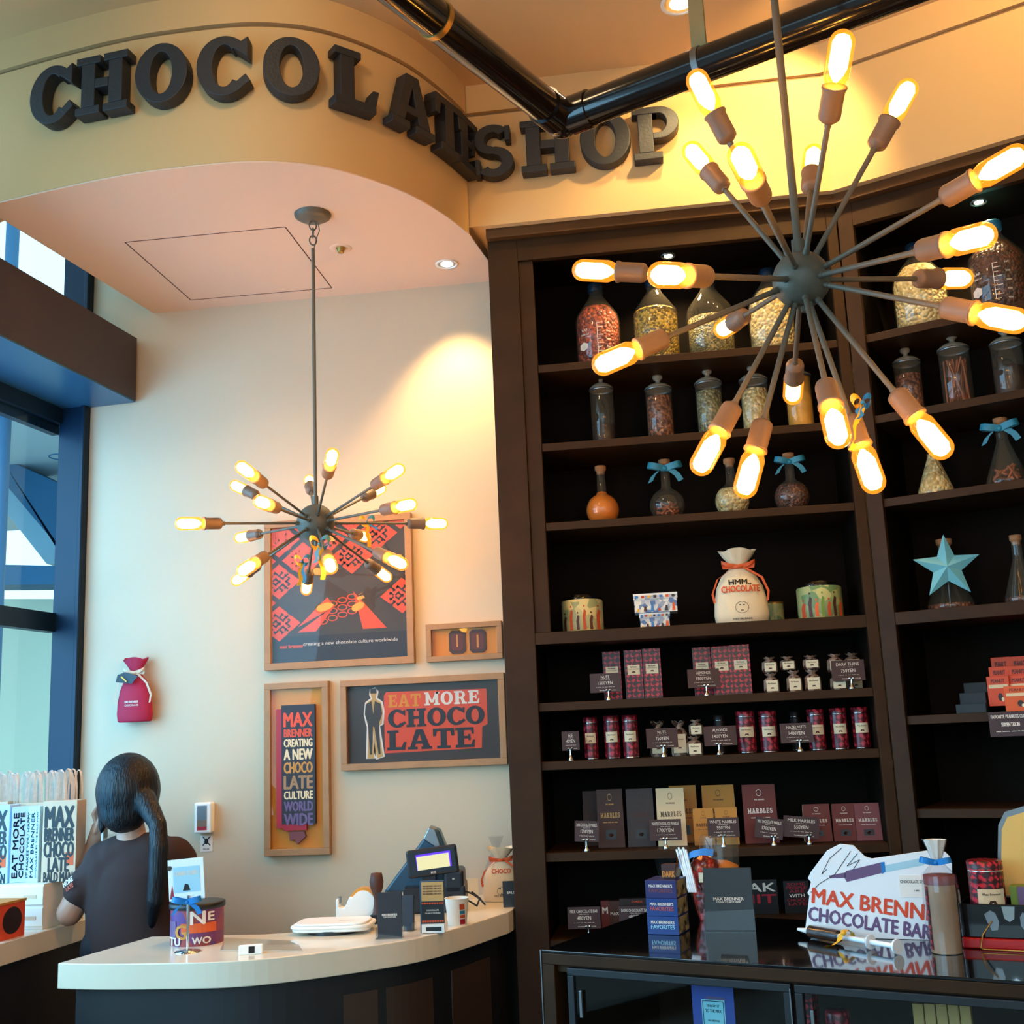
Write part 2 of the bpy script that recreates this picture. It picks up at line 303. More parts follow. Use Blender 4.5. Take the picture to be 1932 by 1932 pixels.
# ================================================================ THE SETTING
DR = [(-2.75, 3.72), (-2.40, 3.535), (-2.24, 3.483), (-1.801, 3.402), (-1.509, 3.385), (-1.256, 3.405), (-1.045, 3.497), (-.854, 3.698), (-.743, 3.908), (-.671, 4.122), (-.62, 4.3)]
def catmull(P, n=8):
    out = []
    for i in range(1, len(P)-2):
        p0, p1, p2, p3 = [Vector(P[j]) for j in (i-1, i, i+1, i+2)]
        for k in range(n):
            t = k/n; out.append(.5*((2*p1)+(p2-p0)*t+(2*p0-5*p1+4*p2-p3)*t*t+(3*p1-p0-3*p2+p3)*t*t*t))
    out.append(Vector(P[-2])); return out
DC = catmull(DR)                     # the drum's plan, left to right
ZS, ZC = 3.53, 4.165
def offset(C, d):
    out = []
    for i, p in enumerate(C):
        a = C[max(0, i-1)]; b = C[min(len(C)-1, i+1)]; t = (b-a).normalized(); out.append(p+Vector((t.y, -t.x))*d)
    return out
def shell(name, C, z0, z1, d0, d1, mat, parent=None):   # vertical curved band with thickness
    A, B = offset(C, d0), offset(C, d1); n = len(C); m = Q(mat)
    vs = [(p.x, p.y, z) for z in (z0, z1) for p in A]+[(p.x, p.y, z) for z in (z0, z1) for p in B]
    fs = []
    for i in range(n-1):
        fs += [(2*n+i, 2*n+i+1, 3*n+i+1, 3*n+i), (i+1, i, n+i, n+i+1), (n+i, 3*n+i, 3*n+i+1, n+i+1), (i, i+1, 2*n+i+1, 2*n+i)]
    fs += [(0, 2*n, 3*n, n), (n-1, 2*n-1, 4*n-1, 3*n-1)]
    m.add(vs, fs, True); o = m.build(name, parent); o.modifiers.new('e', 'EDGE_SPLIT').split_angle = .6
    return o
fasc = struct(shell('trim_1', DC, ZS, 4.03, -.12, 0, 'fascia'))
fasc['label'] = 'curved cream fascia carrying the chocolate lettering'
shell('groove', DC, 4.03, 4.045, -.12, -.012, 'groove', fasc); shell('upper_band', DC, 4.045, ZC, -.12, .004, 'fascia', fasc)
# straight fascia with the SHOP letters, bending towards the visitor over the second bookcase
SC = [Vector((-.671, 4.135)), Vector((.715, 4.135)), Vector((.715, 4.135))+Vector((math.cos(AL), -math.sin(AL)))*2.6]
SC2 = [SC[0], SC[1]-Vector((.001, 0)), SC[1]+Vector((.001, -.0005)), SC[2]]
def band2(name, z0, z1, off, back, mat, parent=None):
    m = Q(mat); P = [(-.70, SC[0].y-off), (SC[1].x-off*.22, SC[1].y-off), (SC[2].x-off*.42, SC[2].y-off*.9)]
    P2 = [(SC[2].x+back*.42, SC[2].y+back*.9), (SC[1].x+back*.22, SC[1].y+back), (-.70, SC[0].y+back)]
    m.zprism(P+P2, z0, z1); return m.build(name, parent)
f2 = struct(band2('trim_2', 3.56, 4.03, 0, .5, 'fascia')); band2('groove', 4.03, 4.045, -.012, .5, 'groove', f2); band2('upper_band', 4.045, ZC, .004, .5, 'fascia', f2)
# soffit underside with the hatch outline, sprinkler and lamp
sof = [(p.x, p.y) for p in DC if p.x > -2.31]; sof = [(-2.315, 3.505)]+sof+[(-.60, 4.7), (-2.18, 4.7)]
m = Q('soffit'); m.zprism(sof, ZS-.006, ZS-.0008); s1 = struct(m.build('trim_3'))
m = Q('soffit'); m.box(-2.6, 3.4, -3, 5.2, ZC, ZC+.1); struct(m.build('ceiling')); MATS['soffit']
bpy.data.objects['ceiling'].data.materials[0] = MATS['ceil']
m = Q('plaster'); m.box(-2.478, 3.4, 4.6, 4.75, 0, ZC); struct(m.build('wall_back'))
m = Q('plaster'); m.box(2.6, 2.75, -3, 5.2, 0, ZC); struct(m.build('wall_right'))
m = Q('floor'); m.box(-3.4, 3.4, -3, 5.2, -.08, 0); struct(m.build('floor'))
# glass front on the left: direction 5.4 degrees off the shop's depth
B5 = math.radians(5.4)
def LW(s, d): return Vector((-2.478+s*math.cos(B5)-d*math.sin(B5), 4.6-s*math.sin(B5)-d*math.cos(B5)))   # s right of the wall end, d towards the visitor
def lbox(m, s0, s1, d0, d1, z0, z1): m.zprism([tuple(LW(s0, d1)), tuple(LW(s1, d1)), tuple(LW(s1, d0)), tuple(LW(s0, d0))], z0, z1); return m
m = Q('navy'); lbox(m, -.135, -.001, -.12, .03, 0, ZC); lbox(m, -.02, -.001, .03, .045, 0, ZC); struct(m.build('trim_4', bevel=.003))
beam = Q('beamfront'); lbox(beam, -.14, .222, -.0, 3.6, 3.118, 3.405); b = struct(beam.build('trim_5'))
m = Q('beamunder_sheen'); lbox(m, -.14, .220, .0, 3.6, 3.110, 3.118); m.build('daylight_sheen', b)  # reflected daylight put into the blue colour of the beam's underside
wnd = Q('navy'); lbox(wnd, -.17, -.12, 0, 7, 3.04, 3.11); lbox(wnd, -.19, -.155, 0, 7, 3.0, 3.04); lbox(wnd, -.17, -.12, 0, 7, 0, .1)
lbox(wnd, -.17, -.12, 0, 7, 2.12, 2.2)
w1 = struct(wnd.build('window_1')); g = Q('windowglass'); lbox(g, -.150, -.144, 0, 7, .1, 3.04); g.build('glass_pane', w1)
wnd = Q('navy'); lbox(wnd, -.17, -.12, 0, 7, 3.405, 3.44); lbox(wnd, -.17, -.12, 0, 7, 4.1, ZC); w2 = struct(wnd.build('window_2'))
g = Q('windowglass'); lbox(g, -.150, -.144, 0, 7, 3.44, 4.1); g.build('glass_pane', w2)
# outside the glass: canopy ceiling, round column, raking brace, bright lower hall
def outside(name, pts, Y, th, mat, label, cat):
    P = [at(x, y, Y) for x, y in pts]; m = Q(mat); m.prism([(p.x, p.z) for p in P], Y, Y+th); return tag(m.build(name), label, cat)
p = at(4, 900, 5.6); m = Q('outblue'); m.cyl((p.x, p.y, 0), (p.x, p.y, 6), .036, n=24); tag(m.build('round_column'), 'pale blue round column standing outside the glass', 'column')
outside('arch_wall', [(-60, 830), (0, 862), (125, 918), (125, 1064), (-60, 1062), (-60, 1075), (90, 1062), (118, 1062), (112, 1036), (14, 915), (-60, 830)][:4]+[(125, 1052), (110, 1032), (14, 918), (-60, 836)], 7.2, .4, 'outblue', 'dark blue slanting spandrel seen outside through the left window', 'spandrel')
outside('brace', [(-60, 836), (14, 916), (110, 1030), (108, 1064), (88, 1064), (22, 980), (-60, 900)], 7.5, .2, 'palesky', 'pale blue raking brace outside the left window', 'brace')
outside('transom_beam', [(-60, 1064), (140, 1068), (140, 1102), (-60, 1104)], 6.8, .3, 'outblue', 'blue-grey horizontal beam outside the left window', 'beam')
outside('green_wall', [(-90, 1130), (200, 1130), (220, 1720), (-90, 1720)], 7.6, .3, 'outgreen', 'pale green wall outside behind the paper bags', 'wall')
m = Q('outpale'); m.box(-9, -2.9, 4.95, 9.4, 3.6, 3.7); tag(m.build('canopy'), 'pale canopy ceiling outside the left window', 'canopy')
p = at(116, 862, 6.2); m = Q('outblue'); m.cyl((p.x, p.y+.07, p.z), (p.x, p.y+.07, 3.6), .003, n=6)
m.tube([(p.x+.07*math.cos(t*math.pi/10), p.y+.07*math.sin(t*math.pi/10), p.z) for t in range(21)], .004); tag(m.build('ring_lamp'), 'thin dark ring lamp hanging outside the left window', 'lamp')
# hatch, detector, downlights
def onsof(x, y): return atz(x, y, ZS-.006)
h = [onsof(x, y) for x, y in ((236, 457), (360, 566), (626, 543), (538, 428))]
m = Q('printbrown')
for i in range(4):
    a, b_ = h[i], h[(i+1) % 4]; d = (b_-a).normalized(); n_ = Vector((-d.y, d.x, 0))*.0022
    m.add([a-n_, b_-n_, b_+n_, a+n_, a-n_-Vector((0, 0, .0008)), b_-n_-Vector((0, 0, .0008)), b_+n_-Vector((0, 0, .0008)), a+n_-Vector((0, 0, .0008))], [(4, 7, 6, 5), (0, 1, 5, 4), (2, 3, 7, 6)])
hp = m.build('hatch_outline', s1)
p = onsof(643, 468); t = thing('fire_detector', 'small round fire detector on the soffit beside the lamp canopy', 'detector', p)
m = Q('soffit'); m.lathe([(.022, 0), (.04, -.003), (.044, -.0), (.022, .001)][:3], 24); m.build('ring', t)
m = Q('clampgold'); m.lathe([(.0, -.022), (.012, -.02), (.014, -.01), (.02, -.002), (.02, 0)], 16, cap=False); m.build('sensor', t)
def downlight(p, r, label, core='spotcool', rim='white'):
    t = thing('downlight', label, 'ceiling light', p)
    m = Q(rim); m.lathe([(r, -.0), (r, -.004), (r*.84, -.005), (r*.8, -.001), (r*.8, .0)], 32, cap=False); m.build('trim_ring', t)
    m = Q(core); m.lathe([(r*.55, -.0025), (r*.5, -.001), (0, -.001)], 24, cap=False); m.build('lamp', t)
    m = Q('chrome'); m.lathe([(r*.8, -.0015), (r*.55, -.0012)], 24, cap=False); m.build('reflector', t); return t
p = onsof(843, 498); downlight(p, .047, 'small round downlight in the pink soffit near the bookcase')
lamp('soffit_spot', 'SPOT', (p.x, p.y, p.z-.03), 60, (1, .66, .30), (p.x+.02, p.y+.14, 2.0), spot_size=1.5, spot_blend=.7, shadow_soft_size=.03)
p = atz(1283, 6, ZC-.004); downlight(p, .07, 'round downlight in the high ceiling beside the pipe strap')
lamp('ceiling_spot', 'SPOT', (p.x, p.y, p.z-.05), 20, (1, .70, .32), (.2, 4.1, 3.3), spot_size=1.6, spot_blend=.6, shadow_soft_size=.03)
# washers over the straight fascia
for X, Y, T, e in ((.62, 3.62, (.40, 4.14, 3.7), 50), (1.25, 3.15, (1.25, 3.9, 3.75), 20)):
    lamp('fascia_spot', 'SPOT', (X, Y, ZC-.03), e, (1, .66, .24), T, spot_size=1.7, spot_blend=.5, shadow_soft_size=.03)
# ================================================================ SIGN LETTERS
def drum_hit(x, y):
    d = ray(x, y)
    for a, b_ in zip(DC, DC[1:]):
        e = b_-a; den = d.x*e.y-d.y*e.x
        if abs(den) < 1e-9: continue
        t = ((a.x-EYE.x)*e.y-(a.y-EYE.y)*e.x)/den; s = ((a.x-EYE.x)*d.y-(a.y-EYE.y)*d.x)/den
        if 0 <= s <= 1 and t > 0: return EYE+d*t, e.normalized()
    return None
ORD = {}
LN = [('C', 117, 'first letter C at the far left of the curved sign'), ('H', 210, 'letter H of the curved sign, second from the left'), ('O', 317, 'letter O between H and C on the curved sign'),
      ('C', 428, 'middle letter C between two Os of the curved sign'), ('O', 549, 'letter O standing left of the L on the curved sign'), ('L', 660, 'letter L of the curved sign'), ('A', 760, 'letter A of the curved sign'),
      ('T', 826, 'letter T of the curved sign, half hidden beside the A'), ('E', 862, 'last letter E of the curved sign, in the corner by SHOP')]
for ch, x, lb in LN:
    y = 150 if x < 700 else {760: 197, 826: 225, 862: 260}[x]
    hit, e = drum_hit(x, y); zc = 3.853; hh = .217
    wl_, ps = slab_letter(ch); m = Q('sign'); m.slab(ch, 0, 0, hh, -.055, -.003, w=hh*wl_*.95)
    o = tag(m.build('sign_letter', bevel=.003, weld=True), 'dark slab-serif '+lb, 'letter', 'raised letters of the CHOCOLATE sign')
    ang = math.atan2(e.y, e.x); o.location = (hit.x, hit.y, zc); o.rotation_euler = (0, 0, ang)
for ch, x, lb in (('S', 934, 'letter S of the straight SHOP sign'), ('H', 1035, 'letter H of the straight SHOP sign, under the pipe joint'), ('O', 1143, 'letter O of the straight SHOP sign'), ('P', 1238, 'letter P of SHOP, its face lit by the lamps')):
    m = Q('sign'); wl_, ps = slab_letter(ch); m.slab(ch, 0, 0, .217, -.055, -.003, w=.217*wl_*.98)
    p = sx(x, 3.845, (0, SC[0].y), (1, 0)); o = tag(m.build('sign_letter', bevel=.003, weld=True), 'dark slab-serif '+lb, 'letter', 'raised letters of the SHOP sign'); o.location = (p.x, SC[0].y, 3.846)
# ================================================================ PIPES
ZP = 3.4; J = atz(1060, 225, ZP)
a1 = atz(776, 0, ZP); a2 = atz(1620, 10, ZP)
def pipe(label, A, d, L):
    d = (A-J).normalized(); t = thing('ceiling_pipe', label, 'pipe', J); m = Q('pipe'); m.cyl((0, 0, 0), d*L, .05, n=32); m.build('tube', t)
    m = Q('pipe'); m.cyl(d*.03, d*.1, .056, n=32); m.build('joint_sleeve', t); return t, d
t1, d1 = pipe('black glossy pipe running from the corner joint to the top left', a1, None, 2.6)
t2, d2 = pipe('black glossy pipe running from the corner joint to the upper right', a2, None, 2.8)
m = Q('pipe'); m.ball((0, 0, 0), .056, 24); m.build('elbow', t1)
def clamp(p, d, label, mat):
    t = thing('pipe_hanger', label, 'hanger', p); m = Q(mat); m.cyl(-d*.009, d*.009, .0535, n=32); m.build('clamp_ring', t)
    m = Q('strap'); m.at((0, 0, 0), math.atan2(d.y, d.x)); m.box(-.022, .022, -.004, .004, .05, ZC-ZP); m.build('strap', t)
p = sx(822, ZP, J, d1); clamp(p, d1, 'brass clamp with strap round the left black pipe', 'clampgold')
p = sx(1322, ZP, J, d2); clamp(p, d2, 'flat hanger strap and ring holding the right black pipe', 'steel')
# ================================================================ BOOKCASES
def bookcase(name, label, o, ang, x0, x1, stl, str_, zs, thick, z0, first):
    t = thing(name, label, 'bookcase', o, ang); D = .38; T = 3.55
    m = Q('wood'); m.box(x0, stl, 0, .03, z0, T); m.box(str_, x1, 0, .03, z0, T); m.box(stl, str_, 0, .03, 3.43, T)
    if first: m.box(stl, -.438, .012, .04, 1.97, 3.43)
    m.build('face_frame', t, bevel=.002)
    m = Q('frame2'); m.box(x0-.0, x1, -.035, .0, T-.03, T+.012); m.build('cornice', t, bevel=.003)
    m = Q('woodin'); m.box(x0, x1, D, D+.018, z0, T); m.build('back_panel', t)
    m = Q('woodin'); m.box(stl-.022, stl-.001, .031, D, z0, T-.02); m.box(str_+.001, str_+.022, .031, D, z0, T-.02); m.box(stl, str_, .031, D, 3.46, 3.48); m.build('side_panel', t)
    for z in zs:
        m = Q('wood'); big = z in thick; th = .044 if big else .03
        m.box(stl+(0 if big or z < 1.9 or not first else .059), str_, .002 if big else .014, D, z-th, z); m.build('shelf', t, bevel=.0015)
    return t
bookcase('bookcase', 'tall dark wood bookcase of chocolate jars and tins, left section', (0, 4.2, 0), 0, -.612, .728, -.495, .69, SHZ, (1.97,), 0, True)
bookcase('bookcase', 'tall dark wood bookcase at the right edge, angled towards the visitor', K, -AL, .002, 1.5, .058, 1.44, SHZ2+[.95], (1.97,), 0, False)
p = at(1260, 477, 4.36); p.z = 3.459; downlight(p, .03, 'small glowing downlight inside the left bookcase top', 'spot', 'steel')
lamp('shelf_spot', 'SPOT', (p.x, 4.33, 3.44), 14, (1, .72, .35), (p.x, 4.42, 2.9), spot_size=2.2, spot_blend=.6, shadow_soft_size=.02)
q = sx(1847, 3.45, K+N2*.16, E2); q.z = 3.459; downlight(q, .03, 'small glowing downlight inside the right bookcase top', 'spot', 'steel')
lamp('shelf_spot', 'SPOT', (q.x, q.y, 3.44), 14, (1, .72, .35), (q.x, q.y+.05, 2.9), spot_size=2.2, spot_blend=.6, shadow_soft_size=.02)
# ================================================================ SPUTNIK CHANDELIERS
m = Q('socket'); m.lathe([(.006, 0), (.012, .003), (.0185, .008), (.02, .014), (.02, .058), (.0225, .062), (.0225, .066), (.017, .066)], 20); SOCK = m.build('socket_src')
m = Q('amber'); m.lathe([(.015, .0), (.018, .008), (.0225, .02), (.0225, .075)]+[(.0225*math.cos(a*math.pi/12), .075+.0225*math.sin(a*math.pi/12)) for a in range(1, 7)], 20, cap=False); BULB = m.build('bulb_src')
m = Q('filament'); m.lathe([(.004, .010), (.012, .022), (.0165, .034), (.0165, .076), (.011, .087), (0, .091)], 12); FIL = m.build('filament_src')
SRC = [o.data for o in (SOCK, BULB, FIL)]
for o in (SOCK, BULB, FIL): bpy.data.objects.remove(o)
SOCK, BULB, FIL = SRC
def mk(name, data, parent, z=0, loc=None):
    o = bpy.data.objects.new(name, data); COL.objects.link(o); o.parent = parent; o.location = loc or (0, 0, z); return o
def chandelier(label, c, r, L, tips, ztop, canopy, rodr=.0065, ar=.0045, k=1.0):
    t = thing('sputnik_chandelier', label, 'chandelier', c); ends = []
    m = Q('metal'); m.ball((0, 0, 0), r, 32); m.cyl((0, 0, -r-.012), (0, 0, -r+.004), .007, n=12); m.build('globe', t)
    m = Q('metal'); m.cyl((0, 0, r*.9), (0, 0, ztop-c.z-(.14 if canopy else 0)), rodr, n=14); m.cyl((0, 0, r*.95), (0, 0, r+.03), rodr*1.6, n=14); m.build('stem', t)
    for x, y, s in tips:
        d = ray(x, y).normalized(); oc = EYE-c; b = d.dot(oc); q = b*b-(oc.dot(oc)-L*L)
        p = EYE+d*(-b+(s*math.sqrt(q) if q > 0 else 0))-c
        Lp = p.length; n = p.normalized(); rod = Lp-.1615*k
        mm = Q('metal'); mm.cyl((0, 0, r*.93), (0, 0, rod+.004), ar, n=10); mm.cyl((0, 0, r*.96), (0, 0, r+.01), .0075, n=10); mm.cyl((0, 0, rod-.006), (0, 0, rod+.003), .0075, n=10)
        a = mm.build('arm', t); a.rotation_mode = 'QUATERNION'; a.rotation_quaternion = n.to_track_quat('Z', 'Y')
        so = mk('socket', SOCK, a, rod); bu = mk('bulb', BULB, a, rod+.064*k); fi = mk('filament', FIL, a, rod+.064*k)
        for q_ in (so, bu, fi): q_.scale = (k, k, k)
        ends.append((c+n*rod, n))
    return t, ends
c1 = atz(590, 405, ZS-.006); g1 = atd(597, 987, c1); g1.x, g1.y = c1.x, c1.y
T1 = [(330, 988, -1), (449, 876, -1), (437, 913, 1), (485, 944, -1), (629, 851, -1), (583, 902, 1), (760, 881, -1), (724, 919, 1), (784, 950, -1), (845, 988, 1), (446, 1016, 1),
      (452, 1081, -1), (440, 1100, 1), (577, 1118, 1), (626, 1075, -1), (693, 1014, 1), (766, 1068, -1), (735, 1093, 1)]
ch1, en1 = chandelier('smaller sputnik chandelier with glowing tube bulbs hanging from the pink soffit', g1, .067, .50, T1, ZS, True)
m = Q('metal'); m.lathe([(0, -.026), (.012, -.026), (.05, -.018), (.066, -.008), (.068, 0)], 28, cap=False); o = m.build('canopy', ch1); o.location = (0, 0, ZS-.006-g1.z)
zt = ZS-g1.z
for k, (z, ry) in enumerate(((-.05, 0), (-.078, 90), (-.108, 0))):
    m = Q('metal'); rr = .018; m.at((0, 0, zt+z), math.radians(ry+25)); m.tube([(rr*.72*math.cos(a*math.pi/8), 0, rr*math.sin(a*math.pi/8)) for a in range(17)], .0028, 6); m.build('chain_link', ch1)
m = Q('metal'); m.tube([(.004, 0, zt-.022), (.02, .004, zt-.045), (.024, .004, zt-.07), (.014, 0, zt-.1), (.004, 0, zt-.14)], .0018, 6); m.build('cord', ch1)
g2 = EYE+ray(1512, 528)*((2.4*1.0)/ray(1512, 528).dot(_f0))
T2 = [(1080, 509, 1), (1230, 518, -1), (1306, 133, 1), (1297, 275, 1), (1391, 280, -1), (1593, 55, -1), (1721, 152, 1), (1536, 280, 1), (1940, 283, -1), (1876, 440, -1), (1831, 525, 1),
      (1940, 610, -1), (1119, 695, -1), (1358, 625, 1), (1314, 894, -1), (1401, 939, -1), (1495, 755, 1), (1585, 840, -1), (1655, 930, -1), (1790, 862, -1)]
ch2, en2 = chandelier('larger sputnik chandelier in front of the bookcases, nearest the visitor', g2, .0635, .53, T2, ZC, False, .009, .0062, 1.14)
# ribbons hanging from the sockets
def ribbon(label, p, h, cat='ribbon', m1='yellow', m2='teal', loops=1.0, tails=((-.02, -.13), (.02, -.10)), ty=0, name='ribbon_bow'):
    t = thing(name, label, cat, p, YAW); s = loops*h
    def loop(sg, mat):
        m = Q(mat); P = [(0, 0, 0)]
        for k in range(1, 12):
            a = math.pi*2*k/12; P.append((sg*s*.7*(.5-.5*math.cos(a)), -s*.25*math.sin(a), s*.35*math.sin(a)+s*.12*(1-math.cos(a))))
        P.append((0, 0, 0)); m.band(P, (sg*h*.12, h*.2, h*.36)); return m
    loop(-1, m1).build('loop', t); loop(1, m2).build('loop', t)
    m = Q(m2); m.cyl((0, -h*.2, 0), (0, h*.2, 0), h*.1, n=10, round=True); m.build('knot', t)
    for i, (dx, dz) in enumerate(tails):
        m = Q(m1 if i % 2 == 0 else m2); P = [(dx*k/8+.004*math.sin(k*1.3), -.003*k/8, dz*k/8) for k in range(9)]; m.band(P, (h*.32, .006*(1-i*2), 0)); m.build('tail', t)
    return t
ribbon('blue and yellow ribbon tied at the middle bulb of the smaller chandelier', atd(606, 1030, en1[14][0])-_f0*.03, .045, tails=((.012, -.115), (-.014, -.06)))
ribbon('blue and yellow ribbon round the lowest bulb of the smaller chandelier', atd(573, 1062, en1[13][0])-_f0*.03, .04, tails=((-.012, -.09), (.008, -.08)))
ribbon('blue and yellow ribbon on the right side of the smaller chandelier', atd(694, 988, en1[15][0])-_f0*.03, .04, tails=((.008, -.10), (.04, -.03)))
ribbon('orange and blue ribbon curl on a lower arm of the larger chandelier', atd(1618, 768, en2[18][0])-_f0*.03, .038, loops=.75, tails=((-.03, -.10), (-.012, -.035)), m1='yellow', m2='blue')
# ================================================================ GOODS ON THE SHELVES
def spot1(x, z, Y): return sx(x, z, (0, Y), (1, 0))
def spot2(x, z, d): return sx(x, z, K+N2*d, E2)
def sp(sec, x, z, d): return spot1(x, z, 4.2+d) if sec == 1 else spot2(x, z, d)
def rz_of(sec): return 0 if sec == 1 else -AL
def reagent(sec, x, row, wpx, ytop, fill, label, d=.17, marks=0, lv=.72, cap='navy'):
    z = SHZ[row]; p = sp(sec, x, z, d); r = wd(p, wpx)/2; h = hz(p, ytop)
    t = thing('glass_bottle', label, 'bottle', p, rz_of(sec), 'big laboratory bottles on the top shelves')
    m = Q('glass'); m.lathe([(r*.9, 0), (r, .006), (r, h*.56), (r*.93, h*.64), (r*.36, h*.84), (r*.3, h*.88), (r*.3, h*.93)], 28, cap=False); m.build('glass_body', t)
    m = Q(fill); L = h*lv; pr = [(r*.86, .006), (r*.95, .014), (r*.95, min(L, h*.555))]
    if L > h*.56: pr += [(r*.88, h*.63), (r*(.88-.6*min(1, (L/h-.63)/.21)), L)]
    pr.append((0, pr[-1][1]+.01)); m.lathe(pr, 28, cap=True); m.build('chocolate_filling', t)['kind'] = 'stuff'
    m = Q(cap); m.lathe([(r*.34, h*.905), (r*.36, h*.915), (r*.36, h*.985), (r*.32, h)], 20); m.build('screw_cap', t)
    if marks:
        m = Q('print'); m.fn = lambda q: Vector((q.x, -math.sqrt(max(0, (r*1.015)**2-q.x**2)), q.z))
        m.flat([(-r*.62+a*r*.2, h*.24+b*r*.2) for a, b in ((0, -1), (.87, -.5), (.87, .5), (0, 1), (-.87, .5), (-.87, -.5))], 0)
        for k in range(9):
            zz = h*(.12+.045*k); m.flat(bx(r*.0, zz, r*(.28 if k % 2 else .18), zz+.0022), 0)
            if k % 2 == 0: m.text(str(9-k)+'00', r*.48, zz, .007, 0, bold=.02)
        for k in range(8): m.flat(bx(0, h*(.12+.045*k), .002, h*(.12+.045*(k+1))), 0)
        m.text('LAB', -r*.55, h*.42, .009, 0); m.text('1000 ml', -r*.55, h*.37, .007, 0); m.build('printed_scale', t)
reagent(1, 1133, 0, 84, 538, 'redchips', 'big glass bottle of red-brown flakes, leftmost on the top shelf', marks=1)
reagent(1, 1243, 0, 86, 528, 'goldbeans', 'big glass bottle of shiny golden beans on the top shelf', lv=.6)
reagent(1, 1346, 0, 88, 524, 'greenbeans', 'big dim glass bottle of dark beans, third on the top shelf', lv=.5)
reagent(1, 1462, 0, 86, 510, 'whitechips', 'big glass bottle of cream white nuggets behind the chandelier globe', lv=.75)
reagent(2, 1745, 0, 98, 462, 'whitechips', 'big glass bottle of white chips, left one on the top shelf of the right bookcase', lv=.74)
reagent(2, 1893, 0, 104, 420, 'choc', 'big glass bottle of glossy brown beans with printed scale, at the right edge', marks=1, lv=.76, cap='teal')
def canister(sec, x, row, wpx, ytop, fill, label, lv=.66, d=.17, sticks=False):
    z = (SHZ if sec == 1 else SHZ2)[row]; p = sp(sec, x, z, d); r = wd(p, wpx)/2; h = hz(p, ytop)
    t = thing('glass_canister', label, 'jar', p, rz_of(sec), 'tall glass canisters on the second shelves')
    m = Q('glass'); m.lathe([(r*.9, 0), (r, .005), (r, h*.74), (r*.92, h*.77)], 26, cap=False); m.build('glass_body', t)
    m = Q('lidglass'); m.lathe([(r*1.02, h*.775), (r*1.04, h*.79), (r*.7, h*.84), (r*.2, h*.87), (r*.16, h*.9), (r*.36, h*.93), (r*.36, h*.97), (0, h)], 24); m.build('glass_lid', t)
    m = Q('steel'); m.lathe([(r*1.02, h*.755), (r*1.05, h*.76), (r*1.05, h*.778), (r*1.0, h*.782)], 24, cap=False); m.build('seal_ring', t)
    if sticks:
        m = Q(fill)
        for k in range(26):
            a = random.random()*6.28; b = random.random()*6.28; q = r*.82*math.sqrt(random.random()); q2 = r*.8*math.sqrt(random.random())
            m.cyl((q*math.cos(a), q*math.sin(a), .008), (q2*math.cos(b), q2*math.sin(b), h*(lv-.1*random.random())), .0035, n=6)
    else: m = Q(fill); m.lathe([(r*.86, .005), (r*.93, .012), (r*.93, h*lv), (r*.4, h*lv+.006), (0, h*lv+.008)], 24, cap=True)
    m.build('filling', t)['kind'] = 'stuff'
canister(1, 1141, 1, 44, 704, 'darkbrown', 'tall glass canister with dark contents, leftmost on the second shelf', .3)
canister(1, 1249, 1, 50, 706, 'nuts', 'tall glass canister of reddish nuts on the second shelf')
canister(1, 1344, 1, 50, 694, 'pistachio', 'tall glass canister of grey-green pistachio pieces on the second shelf')
canister(1, 1430, 1, 52, 688, 'whitechips', 'tall glass canister of cream white chunks on the second shelf', .64)
canister(1, 1514, 1, 50, 682, 'powder', 'tall glass canister of golden yellow powder on the second shelf', .78)
canister(2, 1722, 1, 50, 655, 'nuts', 'tall dim glass canister of brown nuts beside the bookcase corner post', .6)
canister(2, 1812, 1, 56, 628, 'cinnamon', 'tall glass canister packed with upright cinnamon sticks', .68, sticks=True)
canister(2, 1911, 1, 56, 618, 'darkbrown', 'tall glass canister with dark contents at the right edge of the second shelf', .45)
def bow(parent, p, h, m1='ribbonblue', m2='ribbonblue', tails=1):
    for sg in (-1, 1):
        m = Q(m1); m.band([(p[0]+sg*h*a, p[1]-h*b*.8, p[2]+h*a*.22) for a, b in ((0, 0), (.35, .3), (.75, .38), (1, .15), (.9, -.08), (.4, -.05), (0, 0))], (sg*-h*.1, 0, h*.36)); m.build('ribbon_loop', parent)
        if tails:
            m = Q(m2); m.band([(p[0]+sg*h*a, p[1]-.004, p[2]+h*b) for a, b in ((0, 0), (.35, -.12), (.7, -.42), (.9, -.8))], (h*.3, 0, h*.14)); m.build('ribbon_tail', parent)
    m = Q(m1); m.ball(p, h*.17, 10); m.build('ribbon_knot', parent)
